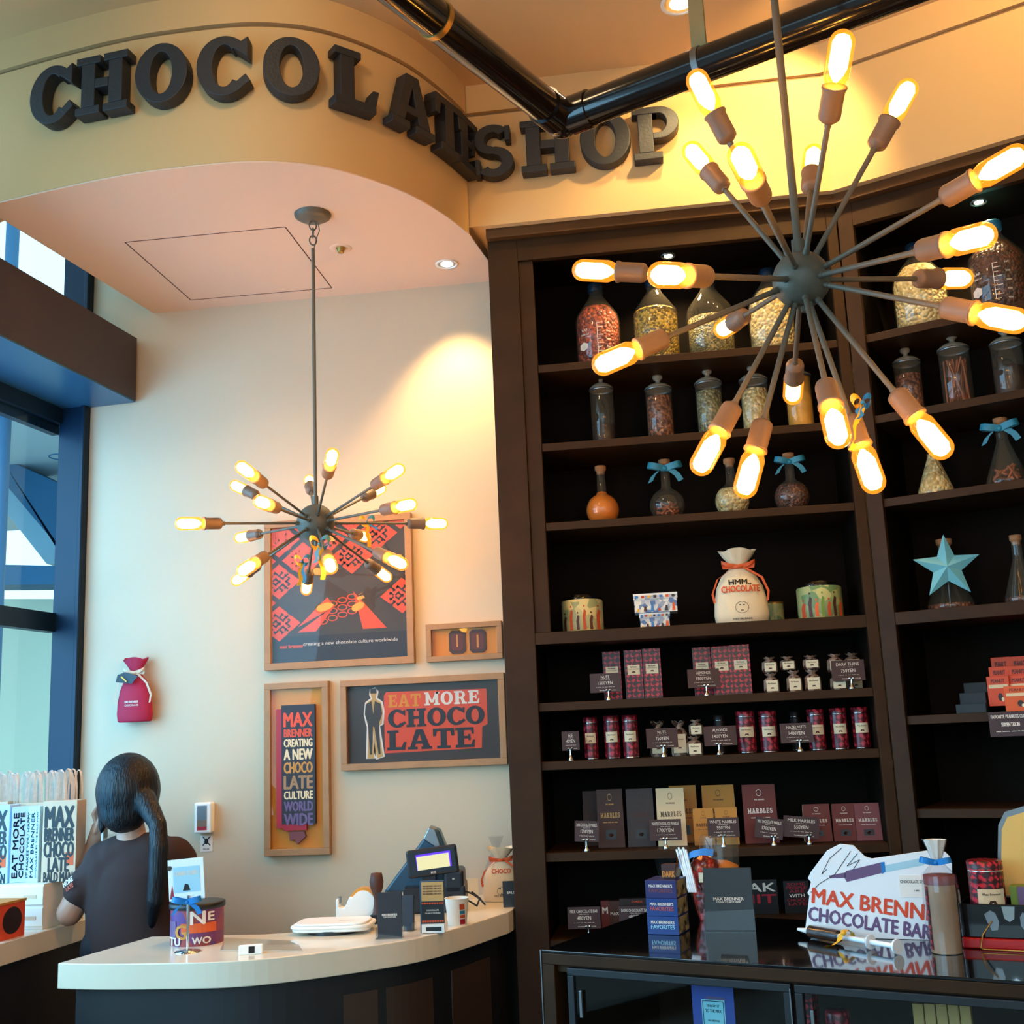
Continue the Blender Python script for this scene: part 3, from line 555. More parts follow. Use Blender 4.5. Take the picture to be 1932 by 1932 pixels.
def flask(sec, x, row, wpx, ytop, fill, label, shape='round', rib=False, full=False, sticks=False, ny=.5, d=.15):
    z = (SHZ if sec == 1 else SHZ2)[row]; p = sp(sec, x, z, d); r = wd(p, wpx)/2; h = hz(p, ytop); nr = r*.28
    t = thing('glass_flask', label, 'flask', p, rz_of(sec), 'corked flasks on the third shelves')
    if shape == 'round':
        b = [(r*.45, 0)]+[(r*math.sin(a), r*.92-r*math.cos(a)) for a in [.55+.2*k for k in range(12)]]; b = [q for q in b if q[0] > nr*.9 or q[1] < r*.5]; zb = b[-1][1]
        prof = b+[(nr, zb+.01), (nr*.9, h*.9)]
    else: prof = [(r*.9, 0), (r, .006), (r*.96, .03), (nr*1.05, h*.66), (nr, h*.72), (nr, h*.9)]; zb = h*.66
    m = Q('glass'); m.lathe(prof, 26, cap=False); m.build('glass_body', t)
    if sticks:
        m = Q(fill)
        for k in range(22):
            a, b_ = random.random()*6.28, random.random()*6.28; q = r*.62
            m.cyl((q*math.cos(a), q*math.sin(a), .02+random.random()*r*.5), (q*.8*math.cos(b_), q*.8*math.sin(b_), .02+random.random()*r*.9), .0042, n=6)
    else:
        m = Q(fill); lim = h*.86 if full else (r*1.72 if shape == 'round' else h*.55)
        q = [(a*.95, max(.004, c)) for a, c in prof if c <= lim]; q += [(0, q[-1][1]+.006)]; m.lathe(q, 26, cap=True)
    m.build('filling', t)['kind'] = 'stuff'
    m = Q('cork'); m.lathe([(nr*.8, h*.86), (nr*.95, h*.92), (nr*1.2, h*.93), (nr*1.2, h), (0, h)], 16); m.build('cork', t)
    if rib: bow(t, (0, -nr-.006, h*.84), wd(p, rib))
flask(1, 1139, 2, 64, 880, 'caramel', 'round flask filled with orange caramel on the third shelf', full=True)
flask(1, 1261, 2, 66, 868, 'cinnamon', 'round flask of brown sticks with blue ribbon bow on the third shelf', rib=32, sticks=True)
flask(1, 1384, 2, 66, 866, 'whitechips', 'round flask of white chips behind the hanging bulbs')
flask(1, 1497, 2, 66, 856, 'choc', 'round flask of dark glossy beans with blue ribbon bow', rib=28)
flask(2, 1768, 2, 70, 826, 'whitechips', 'conical flask full of white chips below a hanging bulb', shape='cone', full=True)
flask(2, 1903, 2, 78, 790, 'cinnamon', 'conical flask of cinnamon sticks with blue ribbon at the right edge', shape='cone', rib=34, sticks=True)
flask(2, 1796, 3, 88, 1018, 'nuts', 'brown corked flask standing behind the pale blue star', shape='cone', d=.22)
flask(2, 1932, 3, 66, 1010, 'choc', 'dark flask cut by the right edge beside the star', shape='cone', d=.2)
# pale blue star
p = sp(2, 1796, SHZ[3], .10); R = wd(p, 63); z0 = hz(p, 1070); t = thing('star_ornament', 'pale blue faceted metal star leaning in front of a flask', 'star', (p.x, p.y, p.z+z0), -AL*.4)
m = Q('star'); vs = [(0, -.022, 0), (0, .012, 0)]
for k in range(10): a = math.pi/2+math.pi*k/5; rr = R if k % 2 == 0 else R*.42; vs.append((rr*math.cos(a), 0, rr*math.sin(a)))
m.add(vs, [(0, 2+k, 2+(k+1) % 10) for k in range(10)]+[(1, 2+(k+1) % 10, 2+k) for k in range(10)]); m.build('star_body', t)
m = Q('steel'); m.cyl((0, .01, 0), (0, .05, -z0), .003, n=8); m.build('stand_leg', t)
# row 4: tins and bag
def tinjar(x, wpx, ytop, mat, label, figs):
    p = sp(1, x, SHZ[3], .16); r = wd(p, wpx)/2; h = hz(p, ytop); t = thing('patterned_jar', label, 'jar', p, 0, 'patterned jars on the middle shelf')
    m = Q(mat); m.lathe([(r*.97, 0), (r, .003), (r, h*.83), (r*.96, h*.86)], 32); m.build('printed_body', t)
    m = Q('acrylic'); m.lathe([(r*.85, h*.86), (r*.86, h*.98), (r*.8, h), (0, h)], 32); m.build('glass_lid', t)
    m = M(); m.fn = lambda q: Vector((q.x, -math.sqrt(max(0, (r*1.01)**2-q.x**2)), q.z))
    for k, c in enumerate(figs):
        m.m(c); u = r*(-.8+1.6*k/(len(figs)-1)); hh = h*(.45+.15*(k % 2)); m.flat([(u-r*.07, .01), (u+r*.07, .01), (u+r*.05, hh*.6), (u+r*.09, hh*.9), (u, hh), (u-r*.08, hh*.7)], 0); m.flat([(u+r*.04*math.cos(a), hh*1.12+r*.05*math.sin(a)) for a in [i*.785 for i in range(8)]], 0)
    m.build('printed_figures', t)
tinjar(1101, 78, 1124, 'tinpat', 'yellow patterned jar with printed figures, left on the middle shelf', ['brown', 'redprint', 'brown', 'redprint', 'printbrown', 'redprint'])
tinjar(1550, 84, 1099, 'tinpat2', 'green and yellow patterned jar with glass lid, right on the middle shelf', ['redprint', 'brown', 'orange', 'green', 'redprint', 'brown', 'orange'])
p = sp(1, 1464, SHZ[3], .30); r = wd(p, 34)/2; h = hz(p, 1136); t = thing('small_jar', 'small green-gold patterned jar partly hidden behind the white sack', 'jar', p)
m = Q('tinpat2'); m.lathe([(r, 0), (r, h*.9)], 24); m.build('printed_body', t); m = Q('clampgold'); m.lathe([(r*1.02, h*.9), (r*1.02, h), (0, h)], 24); m.build('lid', t)
def patbox(x0, x1, z, ytop, d, label, rz=0):
    p = sp(1, (x0+x1)/2, z, d); a = wd(p, x1-x0)/2; h = hz(p, ytop); t = thing('gift_box', label, 'box', p, rz, 'white patterned boxes on the middle shelf')
    m = Q('stack'); m.box(-a, a, 0, a*1.4, 0, h*.72); m.build('box_body', t, bevel=.001)
    m = Q('white'); m.box(-a-.003, a+.003, -.003, a*1.4+.003, h*.9, h); m.m('stack'); m.box(-a-.003, a+.003, -.003, a*1.4+.003, h*.70, h*.9)
    for k, c in enumerate(('blue', 'redprint', 'yellow', 'black', 'blue', 'orange', 'black')): m.m(c); m.flat(bx(-a+2*a*(k+.2)/7, h*.76, -a+2*a*(k+.7)/7, h*.9), -.0045)
    m.build('lid', t)
    m = M()
    for k, c in enumerate(('yellow', 'brown', 'blue', 'redprint', 'black', 'orange')): m.m(c); u = -a+2*a*(k+.5)/6; hh = h*(.2+.25*((k*7) % 3)/2); m.flat([(u-.006, .004), (u+.006, .004), (u+.004, hh), (u-.003, hh*1.1)], -.001)
    m.build('print', t); return h
hh = patbox(1209, 1264, SHZ[3], 1156, .10, 'small white patterned box carrying a wider one, middle shelf')
patbox(1198, 1278, SHZ[3]+hh+.001, 1119, .09, 'wider white patterned box stacked on the small one')
def sack(name, label, p, rz, w, h, mat, tie, lines, cat='bag', group=None, opened=1, tilt=0, dep=.6, face=None):
    t = thing(name, label, cat, p, rz, group); zt = h*.74
    prof = [(.46, 0), (.5, .02), (.52, .12), (.5, .3), (.44, .48), (.33, .62), (.2, .70), (.13, .74), (.17, .79), (.28, .88), (.36, .96)]
    m = Q(mat); n = 40; vs = []; 
    for r_, z_ in prof:
        for k in range(n):
            a = 2*math.pi*k/n; f = 1+(.02+.10*max(0, z_-.5)*2)*math.sin(a*9+z_*7)*(.5+.5*math.sin(a*2)); vs.append((w*r_*math.cos(a)*f, w*r_*dep*math.sin(a)*f, h*z_*(1+.02*math.sin(a*3) if z_ > .9 else 1)))
    m.add(vs, [(i*n+k, i*n+(k+1) % n, (i+1)*n+(k+1) % n, (i+1)*n+k) for i in range(len(prof)-1) for k in range(n)]+[tuple(range(n-1, -1, -1))], True); m.build('cloth_body', t)
    m = Q(tie); m.lathe([(w*.15, h*.72), (w*.17, h*.74), (w*.15, h*.76)], 20, cap=False); m.build('tie', t)
    for s in (-1, 1):
        m = Q(tie); m.band([(0, -w*.1, h*.74), (s*w*.18, -w*.16, h*.76), (s*w*.32, -w*.12, h*.80), (s*w*.3, -w*.1, h*.74), (0, -w*.12, h*.735)], (0, 0, h*.05)); m.build('bow_loop', t)
        m = Q(tie); m.band([(s*w*.1, -w*.12, h*.73), (s*w*.42, -w*.2, h*.58), (s*w*.53, -w*.15, h*.4), (s*w*.5, -w*.15, h*.28)], (.008, 0, .004)); m.build('tie_tail', t)
    m = M(); rr = w*.52; m.fn = lambda q: Vector((q.x, -dep*math.sqrt(max(0, 1.06*rr*rr-q.x*q.x))*(1 if q.z < h*.4 else 1-.42*(q.z/h-.4)/.25), q.z))
    for tx, zf, hf, wf, c in lines: m.m(c).text(tx, 0, h*zf, h*hf, 0, w=w*wf, bold=.022)
    if face:
        m.m(face); cz = h*.2
        for q in ring(0, cz, w*.13, h*.075, w*.122, h*.070, n=20): m.flat(q, 0)
        m.flat(bx(-.01, cz+.008, -.004, cz+.011), 0); m.flat(bx(.004, cz+.008, .01, cz+.011), 0); m.flat(bx(-.005, cz-.012, .005, cz-.009), 0)
    m.build('print', t); return t
p = sp(1, 1401, SHZ[3], .12); sack('cloth_sack', 'cream cloth sack tied with orange ribbon on the middle shelf', p, 0, wd(p, 98), hz(p, 1033), 'cloth', 'orange', [('HMM..', .53, .07, .42, 'black'), ('CHOCOLATE', .44, .085, .72, 'redprint'), ('MAX BRENNER', .055, .022, .36, 'black')], face='black')
# row 5: tall red boxes, pouches
def tallbox(x, wpx, ytop, label, row=4, d=.15):
    p = sp(1, x, SHZ[row], d); a = wd(p, wpx)/2; h = hz(p, ytop); t = thing('tall_box', label, 'box', p, 0, 'tall red patterned boxes')
    m = Q('maroon'); m.box(-a, a, 0, 2*a, 0, h); m.build('carton', t, bevel=.001)
    m = Q('cream'); m.box(-a*.68, a*.68, -.001, 0, h*.50, h*.69); m.m('brown'); m.flat([(x_*a*.22, h*.54+z_*a*.16) for x_, z_ in ((-1, 0), (1, 0), (.7, .8), (0, 1), (-.7, .8))], -.0015); m.m('printbrown'); m.text('Max Brenner', 0, h*.655, .006, -.0015, w=a*.8); m.text('CHOCOLATE', 0, h*.61, .004, -.0015, w=a*1.1); m.build('label_sticker', t)
for x, wx, yt, lb in ((1158, 34, 1229, 'dim tall red box behind the NUTS price card'), (1199, 34, 1226, 'middle tall red box right of the NUTS price card'), (1234, 34, 1223, 'rightmost tall red box of the left trio'),
                      (1329, 34, 1221, 'tall red box behind the ALMONDS price card'), (1366, 36, 1219, 'middle tall red box of the right trio'), (1402, 36, 1216, 'rightmost tall red box of the right trio')): tallbox(x, wx, yt, lb, d=.20 if x in (1158, 1329) else .14)
def pouch(x, z, wpx, ytop, label, d=.14, tw=0):
    p = sp(1, x, z, d); a = wd(p, wpx)/2; h = hz(p, ytop); t = thing('snack_pouch', label, 'pouch', p, tw, 'small patterned pouches and tubs')
    m = Q('foil'); m.lathe([(a*.9, 0), (a*.97, .004), (a*.95, h*.62), (a*.6, h*.74), (a*.3, h*.8)], 18); m.build('wrapper', t)
    m = Q('foil'); n = 12; m.add([(a*(.3 if j == 0 else .75+.2*math.sin(k*2.6))*math.cos(k*6.283/n), a*(.3 if j == 0 else .6)*math.sin(k*6.283/n), h*(.79 if j == 0 else .95+.05*math.sin(k*4.1))) for j in (0, 1) for k in range(n)], [(k, (k+1) % n, n+(k+1) % n, n+k) for k in range(n)]); m.build('twist_top', t)
    m = Q('cream'); m.box(-a*.7, a*.7, -a*1.0, -a*.9, h*.08, h*.6); m.m('brown'); m.flat([(x_*a*.24, h*.2+z_*a*.2) for x_, z_ in ((-1, 0), (1, 0), (.6, .8), (-.6, .8))], -a*1.0-.0004); m.m('printbrown').text('Max Brenner', 0, h*.46, .005, -a*1.0-.0004, w=a); m.build('label_sticker', t)
    return h
for x0, wx, yb, yt2, dx, nm in ((1457, 30, 1269, 1239, -4, 'leftmost'), (1500, 30, 1264, 1238, -13, 'second'), (1535, 32, 1262, 1236, -4, 'third'), (1583, 32, 1268, 1233, -6, 'fourth'), (1614, 32, 1266, 1231, -4, 'rightmost')):
    hh = pouch(x0, SHZ[4], wx, yb, nm+' lower pouch of the stacked pouches under the thick shelf', d=.10 if x0 < 1600 else .2); pouch(x0+dx, SHZ[4]+hh+.001, wx, yt2, nm+' upper pouch of the stacked pouches under the thick shelf', d=.11 if x0 < 1600 else .2)
# price cards on chrome clips
def card(sec, x, zs, x0, x1, y0, y1, lines, label, d=.05, tilt=0, mat='signcard', clipx=None):
    p = sp(sec, x, zs, d); t = thing('price_card', label, 'price card', p, rz_of(sec)+random.uniform(-.08, .08), 'dark price cards on chrome clips')
    zt, zb = hz(p, y0), hz(p, y1); w_ = wd(p, x1-x0); cx = wd(p, (x0+x1)/2-x)
    m = Q(mat); m.at((cx, 0, (zt+zb)/2), 0, rx=-.05, ry=tilt); H2 = (zt-zb)/2; m.box(-w_/2, w_/2, 0, .0016, -H2, H2); c = m.build('card', t)
    m = Q('print'); m.at((cx, 0, (zt+zb)/2), 0, rx=-.05, ry=tilt)
    m.text(lines[0], 0, H2*.6, H2*.3, -.0008, w=min(w_*.84, H2*.3*len(lines[0])*.72), bold=.015); m.text(lines[1], 0, H2*-.02, H2*.34, -.0008, w=min(w_*.5, H2*.34*len(lines[1])*.66), bold=.015)
    m.text('........ ...... ....', 0, H2*.32, H2*.05, -.0008, w=w_*.3); m.text('- ---- -- --- ---- --', 0, -H2*.45, H2*.035, -.0008, w=w_*.6); m.text('MAX BRENNER CHOCOLATE BAR', w_*.08, -H2*.8, H2*.09, -.0008, w=w_*.55); m.build('printed_price', t)
    m = Q('chrome'); cb = max(.012, zb+.006); m.lathe([(.011, 0), (.0115, .003), (.006, .012), (.003, cb*.6), (.0035, cb)], 14); m.ball((-.006, -.004, cb+.002), .0055, 10); m.ball((.006, -.004, cb+.002), .0055, 10); m.build('chrome_clip', t)
CARDS = [(1149, 4, 1115, 1173, 1270, 1306, ('NUTS', '1500YEN'), 'price card reading NUTS before the left red boxes', 0), (1334, 4, 1300, 1360, 1262, 1297, ('ALMONDS', '1500YEN'), 'price card reading ALMONDS before the right red boxes', 0),
 (1608, 4, 1573, 1634, 1245, 1284, ('DARK THINS', '750YEN'), 'price card before the rightmost pouches', 0),
 (1077, 5, 1062, 1095, 1380, 1416, ('65', '40YEN'), 'narrow dim price card, leftmost on the shelf of red tins', 0), (1253, 5, 1222, 1281, 1374, 1411, ('NUTS', '750YEN'), 'price card reading NUTS before small pouches', 0),
 (1358, 5, 1331, 1392, 1370, 1407, ('ALMONDS', '1400YEN'), 'price card reading ALMONDS left of two bright red tins', 0), (1510, 5, 1476, 1536, 1364, 1401, ('HAZELNUTS', '1400YEN'), 'price card reading HAZELNUTS on the shelf of red tins', 0),
 (1107, 6, 1086, 1132, 1549, 1588, ('DARK CHOCOLATE MARBLES', '1700YEN'), 'price card for dark chocolate marbles, left end', .05), (1257, 6, 1228, 1288, 1546, 1586, ('WHITE CHOCOLATE MARBLES', '1700YEN'), 'price card for white chocolate marbles', 0),
 (1366, 6, 1338, 1397, 1543, 1580, ('WHITE MARBLES', '550YEN'), 'price card for white marbles before the orange packs', 0), (1461, 6, 1428, 1480, 1543, 1582, ('MILK CHOCOLATE MARBLES', '1700YEN'), 'tilted price card for milk chocolate marbles', .14),
 (1528, 6, 1482, 1548, 1540, 1580, ('MILK MARBLES', '550YEN'), 'price card for milk marbles, right end', .1),
 (1111, 7, 1073, 1135, 1711, 1752, ('MILK CHOCOLATE BAR', '480YEN'), 'price card for milk chocolate bars on the lowest shelf', 0), (1196, 7, 1170, 1232, 1710, 1748, ('DARK CHOCOLATE BAR', '480YEN'), 'price card for dark chocolate bars beside the glass case', 0)]
for x, row, a, b, c, d, ln, lb, ti in CARDS: card(1, x, SHZ[row], a, b, c, d, ln, lb, tilt=ti)
# row 6: cylindrical tins
def tin(x, z, wpx, ytop, label, mat='maroon2', d=.14, sec=1, group='slim red patterned tins', lidc='maroon2', flip=False):
    p = sp(sec, x, z, d) if not isinstance(x, Vector) else x; r = wd(p, wpx)/2; h = hz(p, ytop); t = thing('round_tin', label, 'tin', p, rz_of(sec), group)
    m = Q(mat); m.lathe([(r*.97, .003), (r*.97, h*.85)], 26); m.build('tin_body', t)
    m = Q('chrome'); m.lathe([(r*.96, 0), (r, .001), (r, .004), (r*.96, .005)], 26); m.build('base_rim', t); m = Q('chrome'); m.lathe([(r*.97, h*.85), (r, h*.86), (r*.97, h*.87)], 26, cap=False); m.build('metal_rim', t)
    m = Q(lidc); m.lathe([(r*.98, h*.87), (r*.98, h*.985), (r*.9, h), (0, h-.002)], 26); m.build('lid', t)
    m = Q('cream'); m.fn = lambda q: Vector((q.x, -math.sqrt(max(0, (r*(1.01+(q.y)))**2-q.x**2)), q.z)); n = 6; w_ = r*.72
    for k in range(n): m.flat(bx(-w_+2*w_*k/n, h*.38, -w_+2*w_*(k+1)/n, h*.62), 0)
    m.m('brown').flat([(x_*r*.24, h*.42+z_*r*.22) for x_, z_ in ((-1, 0), (1, 0), (.6, .8), (-.6, .8))], .02); m.m('printbrown').text('Max Brenner', 0, h*.55, h*.03, .02, w=r*1.0); m.build('label_sticker', t)
for x, wx, yt, lb in ((1117, 27, 1353, 'dim slim red tin, leftmost of the tins'), (1157, 30, 1350, 'second slim red tin from the left'), (1192, 30, 1349, 'third slim red tin, left of the NUTS card'),
                      (1411, 36, 1341, 'bright wide red tin right of the ALMONDS card'), (1453, 34, 1341, 'bright red tin left of the HAZELNUTS card'), (1544, 32, 1338, 'red tin right behind the HAZELNUTS card'),
                      (1587, 32, 1336, 'second red tin from the right post'), (1628, 32, 1334, 'red tin nearest the right post')): tin(x, SHZ[5], wx, yt, lb)
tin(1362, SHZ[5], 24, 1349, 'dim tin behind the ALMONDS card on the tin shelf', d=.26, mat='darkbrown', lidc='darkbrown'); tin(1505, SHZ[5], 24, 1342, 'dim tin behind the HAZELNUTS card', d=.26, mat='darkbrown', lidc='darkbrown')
hh = pouch(1312, SHZ[5], 32, 1388, 'bright patterned pouch standing under another beside the ALMONDS card', d=.10); pouch(1314, SHZ[5]+hh+.001, 28, 1357, 'dim pouch on top of the bright patterned one', d=.11)
pouch(1244, SHZ[5], 34, 1359, 'dim pouch rising behind the NUTS card on the tin shelf', d=.2); pouch(1284, SHZ[5], 34, 1358, 'dim pouch right behind the NUTS card edge', d=.16)
# row 7: marbles packs
def pack(x0, x1, ytop, mat, side, label, txt='MARBLES', d=.16, row=6, tc='print', win=True, rz=0.0, lean=0):
    p = sp(1, (x0+x1)/2, SHZ[row], d); a = wd(p, x1-x0)/2; h = hz(p, ytop); t = thing('chocolate_pack', label, 'pack', p, rz, 'MARBLES chocolate packs')
    dd = a*.75; m = Q(mat); m.add([(-a, -dd*.5, 0), (a, -dd*.5, 0), (a, dd*.5, 0), (-a, dd*.5, 0), (-a*.97, -.002, h), (a*.97, -.002, h), (a*.97, .002, h), (-a*.97, .002, h)], [(0, 3, 2, 1), (4, 5, 6, 7), (0, 1, 5, 4), (2, 3, 7, 6)])
    m.m(side); m.add([(-a, -dd*.5, 0), (-a, dd*.5, 0), (-a*.97, .002, h), (-a*.97, -.002, h), (a, -dd*.5, 0), (a, dd*.5, 0), (a*.97, .002, h), (a*.97, -.002, h)], [(0, 3, 2, 1), (4, 5, 6, 7)]); m.build('carton', t)
    m = Q(tc); sl = (dd*.5-.002)/h; m.fn = lambda q: Vector((q.x, -dd*.5+q.z*sl-.0006+q.y, q.z))
    m.slab(txt, 0, h*.55, h*.085, 0, w=a*1.45, gap=.2)
    for q in ring(0, h*.86, a*.16, h*.06, a*.14, h*.05, n=16): m.flat(q, 0)
    m.text('MAX BRENNER', 0, h*.74, h*.025, 0, w=a*.6); m.text('------ ---- --- -----', 0, h*.43, h*.015, 0, w=a*1.1); m.build('lettering', t)
    if win: m = Q('black'); m.fn = lambda q: Vector((q.x, -dd*.5+q.z*sl-.0008, q.z)); m.flat(bx(-a*.4, h*.14, a*.4, h*.3), 0); m.m('choc').flat([(a*.2*math.cos(i), h*.21+a*.14*math.sin(i)) for i in range(6)], 0); m.build('window', t)
pack(1103, 1160, 1492, 'marbdark', 'marbdark', 'dark brown MARBLES pack standing behind another, left end', d=.27, tc='printbrown')
pack(1130, 1180, 1489, 'marbdark', 'marborange', 'dark brown MARBLES pack with orange side, left end', d=.17, tc='tan')
pack(1186, 1238, 1488, 'darkbrown', 'darkbrown', 'very dark MARBLES pack left of the white one', d=.17, tc='brown')
pack(1268, 1320, 1482, 'marborange', 'marborange', 'orange MARBLES pack half behind the white pack', d=.26, tc='brown')
pack(1243, 1297, 1487, 'marbwhite', 'marborange', 'cream white MARBLES pack behind the price card', d=.16, tc='brown', win=False)
pack(1330, 1392, 1481, 'marborange', 'marborange', 'tall orange MARBLES pack behind small ones', d=.25, tc='brown')
pack(1311, 1350, 1525, 'marborange', 'marbwhite', 'small orange MARBLES pack, left of the pair', d=.15, tc='brown', win=False); pack(1353, 1395, 1523, 'marborange', 'marbwhite', 'small orange MARBLES pack, right of the pair', d=.15, tc='brown', win=False)
pack(1407, 1470, 1480, 'marbmilk', 'darkbrown', 'large reddish brown MARBLES pack', d=.17)
pack(1519, 1570, 1517, 'marbmilk', 'marbwhite', 'small reddish MARBLES pack behind the right price card', d=.16); pack(1574, 1619, 1516, 'marbmilk', 'darkbrown', 'small reddish MARBLES pack second from the right', d=.15); pack(1617, 1664, 1515, 'marbrose', 'darkbrown', 'small rose brown MARBLES pack at the right post', d=.14)
# row 8: bars and dark packs on the lowest shelf
def barpack(x0, x1, y0, mat, label, lines, d=.16, zs=SHZ[7]):
    p = sp(1, (x0+x1)/2, zs, d); a = wd(p, x1-x0)/2; h = hz(p, y0); t = thing('bar_pack', label, 'pack', p, 0, 'chocolate bars on the lowest shelf')
    m = Q(mat); m.box(-a, a, 0, .03, 0, h); m.build('carton', t, bevel=.001); m = M()
    for tx, zf, hf, wf, c in lines: m.m(c).text(tx, 0, h*zf, h*hf, -.0006, w=2*a*wf, bold=.022)
    m.build('lettering', t)
barpack(1136, 1152, 1700, 'marbmilk', 'thin dark red bar behind the milk chocolate card', [('M', .7, .2, .6, 'print')]); barpack(1152, 1172, 1700, 'brown', 'brown bar between the two lowest price cards', [('MAX', .6, .1, .8, 'print')])
barpack(1172, 1240, 1695, 'darkbrown', 'dark bars box behind the dark chocolate card', [('DARK', .9, .07, .3, 'redprint')])
barpack(1395, 1470, 1660, 'black', 'black pack with large white and red letters K and T', [('EAK', .78, .24, .9, 'print'), ('HIT', .45, .24, .9, 'red')], zs=.94)
barpack(1483, 1530, 1662, 'black', 'black pack with red lines of text, WITH CHOCOLATE', [('SOME', .9, .09, .7, 'red'), ('PEOPLE', .79, .09, .8, 'red'), ('ARE', .68, .09, .6, 'red'), ('WITH', .55, .1, .6, 'print'), ('CHOCO', .42, .09, .8, 'red'), ('LATE', .3, .09, .7, 'red')], zs=.94)
m = Q('wood'); a = sp(1, 1380, .94, .03); b_ = sp(1, 1560, .94, .03); m.box(a.x, b_.x, 4.215, 4.5, .891, .94); tag(m.build('riser_plank', bevel=.002), 'low brown riser under the two black packs', 'riser')
# right bookcase goods
def rbox(x0, x1, y0, z, d, mat, label, front='MARVEL', grp='orange-red chocolate boxes stacked at the right edge', dep=.07, dark=False):
    p = sp(2, (x0+x1)/2, z, d); a = wd(p, x1-x0)/2; h = hz(p, y0); t = thing('carton_box', label, 'box', p, -AL, grp)
    m = Q(mat); m.box(-a, a, 0, dep, 0, h); m.build('carton', t, bevel=.001)
    if not dark:
        m = Q('marbmilk'); m.text('PEANUT', 0, h*.84, h*.12, -.0006, w=a*1.2); m.m('marbwhite').flat(bx(-a*.85, h*.6, a*.85, h*.72), -.0005); m.m('darkbrown').flat([(a*.1+a*.24*math.cos(i), h*.3+h*.14*math.sin(i)) for i in range(6)], -.0006); m.m('cream').flat([(a*.3+a*.14*math.cos(i), h*.22+h*.08*math.sin(i)) for i in range(6)], -.0009); m.build('print', t)
    return h
Z5 = SHZ2[4]
h1 = rbox(1900, 1950, 1294, Z5, .05, 'orange', 'front orange box of the red stack at the right edge')
h2 = rbox(1868, 1908, 1276, Z5+.02, .13, 'redorange', 'left orange-red box with nut picture in the stack')
rbox(1908, 1948, 1274, Z5+.02, .14, 'redorange', 'second orange-red box with nut picture in the stack')
for x0, x1, y0, d, lb in ((1874, 1910, 1258, .21, 'left red box in the middle tier of the stack'), (1910, 1946, 1256, .21, 'right red box in the middle tier of the stack'), (1880, 1914, 1240, .29, 'left dull red box at the back top of the stack'), (1916, 1950, 1238, .29, 'right dull red box at the back top of the stack')): rbox(x0, x1, y0, Z5+.03, d, 'redorange', lb, dep=.06)
for x0, x1, y0, d, lb in ((1806, 1860, 1328, .10, 'lowest dark teal box of the stepped stack'), (1815, 1862, 1307, .17, 'second dark teal box of the stepped stack'), (1825, 1866, 1288, .24, 'top dark teal box of the stepped stack')): rbox(x0, x1, y0, Z5, d, 'darkteal', lb, grp='dark teal boxes in steps', dark=True, dep=.055)
p = sp(2, 1904, Z5, -.006); t = thing('price_card', 'wide dark card reading FAVORITE PEANUTS CUBES hung on the right shelf edge', 'price card', (p.x, p.y, Z5), -AL)
w_ = wd(p, 76); zb = hz(p, 1389); m = Q('signcard'); m.box(-w_/2, w_/2, -.002, 0, zb, -.0); m.build('card', t); m = Q('print'); m.text('FAVORITE PEANUTS CUBES', 0, zb*.2, -zb*.14, -.0026, w=w_*.88, bold=.022); m.text('550YEN TAX IN', 0, zb*.52, -zb*.15, -.0026, w=w_*.42, bold=.022); m.text('---- ------ ---- -- ----', 0, zb*.8, -zb*.03, -.0026, w=w_*.7); m.build('printed_price', t)
# ================================================================ PICTURES ON THE WALL
YW = 4.6
def frame(name, label, x0, x1, z0, z1, fw, backing, dep=.035, fm='oak'):
    cx, cz = (x0+x1)/2, (z0+z1)/2; a, b = (x1-x0)/2, (z1-z0)/2; t = thing(name, label, 'picture', (cx, YW-.001, cz))
    m = Q(fm); m.box(-a, a, -dep, 0, b-fw, b); m.box(-a, a, -dep, 0, -b, -b+fw); m.box(-a, -a+fw, -dep, 0, -b+fw, b-fw); m.box(a-fw, a, -dep, 0, -b+fw, b-fw); m.build('frame', t, bevel=.0015)
    m = Q(backing); m.box(-a+fw, a-fw, -.012, -.002, -b+fw, b-fw); m.build('backing', t)
    m = Q('picglass'); m.box(-a+fw, a-fw, -.026, -.0245, -b+fw, b-fw); m.build('glass_pane', t); return t, a-fw, b-fw
F1 = (-1.666, -1.034, 1.908, 2.53)
t, a, b = frame('framed_poster', 'large oak-framed poster of red patterned diamonds above the others, behind the small chandelier', *F1, .028, 'posterdark')
m = M(); y = -.0126
def clipbox(poly, x0, x1, z0, z1):
    for ax, lim, sg in ((0, x0, 1), (0, x1, -1), (1, z0, 1), (1, z1, -1)):
        out = []
        for i, p in enumerate(poly):
            q = poly[(i+1) % len(poly)]; ip, iq = sg*(p[ax]-lim) >= 0, sg*(q[ax]-lim) >= 0
            if ip: out.append(p)
            if ip != iq: k = (lim-p[ax])/(q[ax]-p[ax]); out.append((p[0]+(q[0]-p[0])*k, p[1]+(q[1]-p[1])*k))
        poly = out
        if len(poly) < 3: return None
    return poly
def fl(poly, yy, mat):
    q = clipbox(poly, -a, a, -b, b)
    if q: m.m(mat).flat(q, yy)
m.m('posterdark2').flat(bx(-a, -b, a, -b*.62), y)
cs = 2*a/3
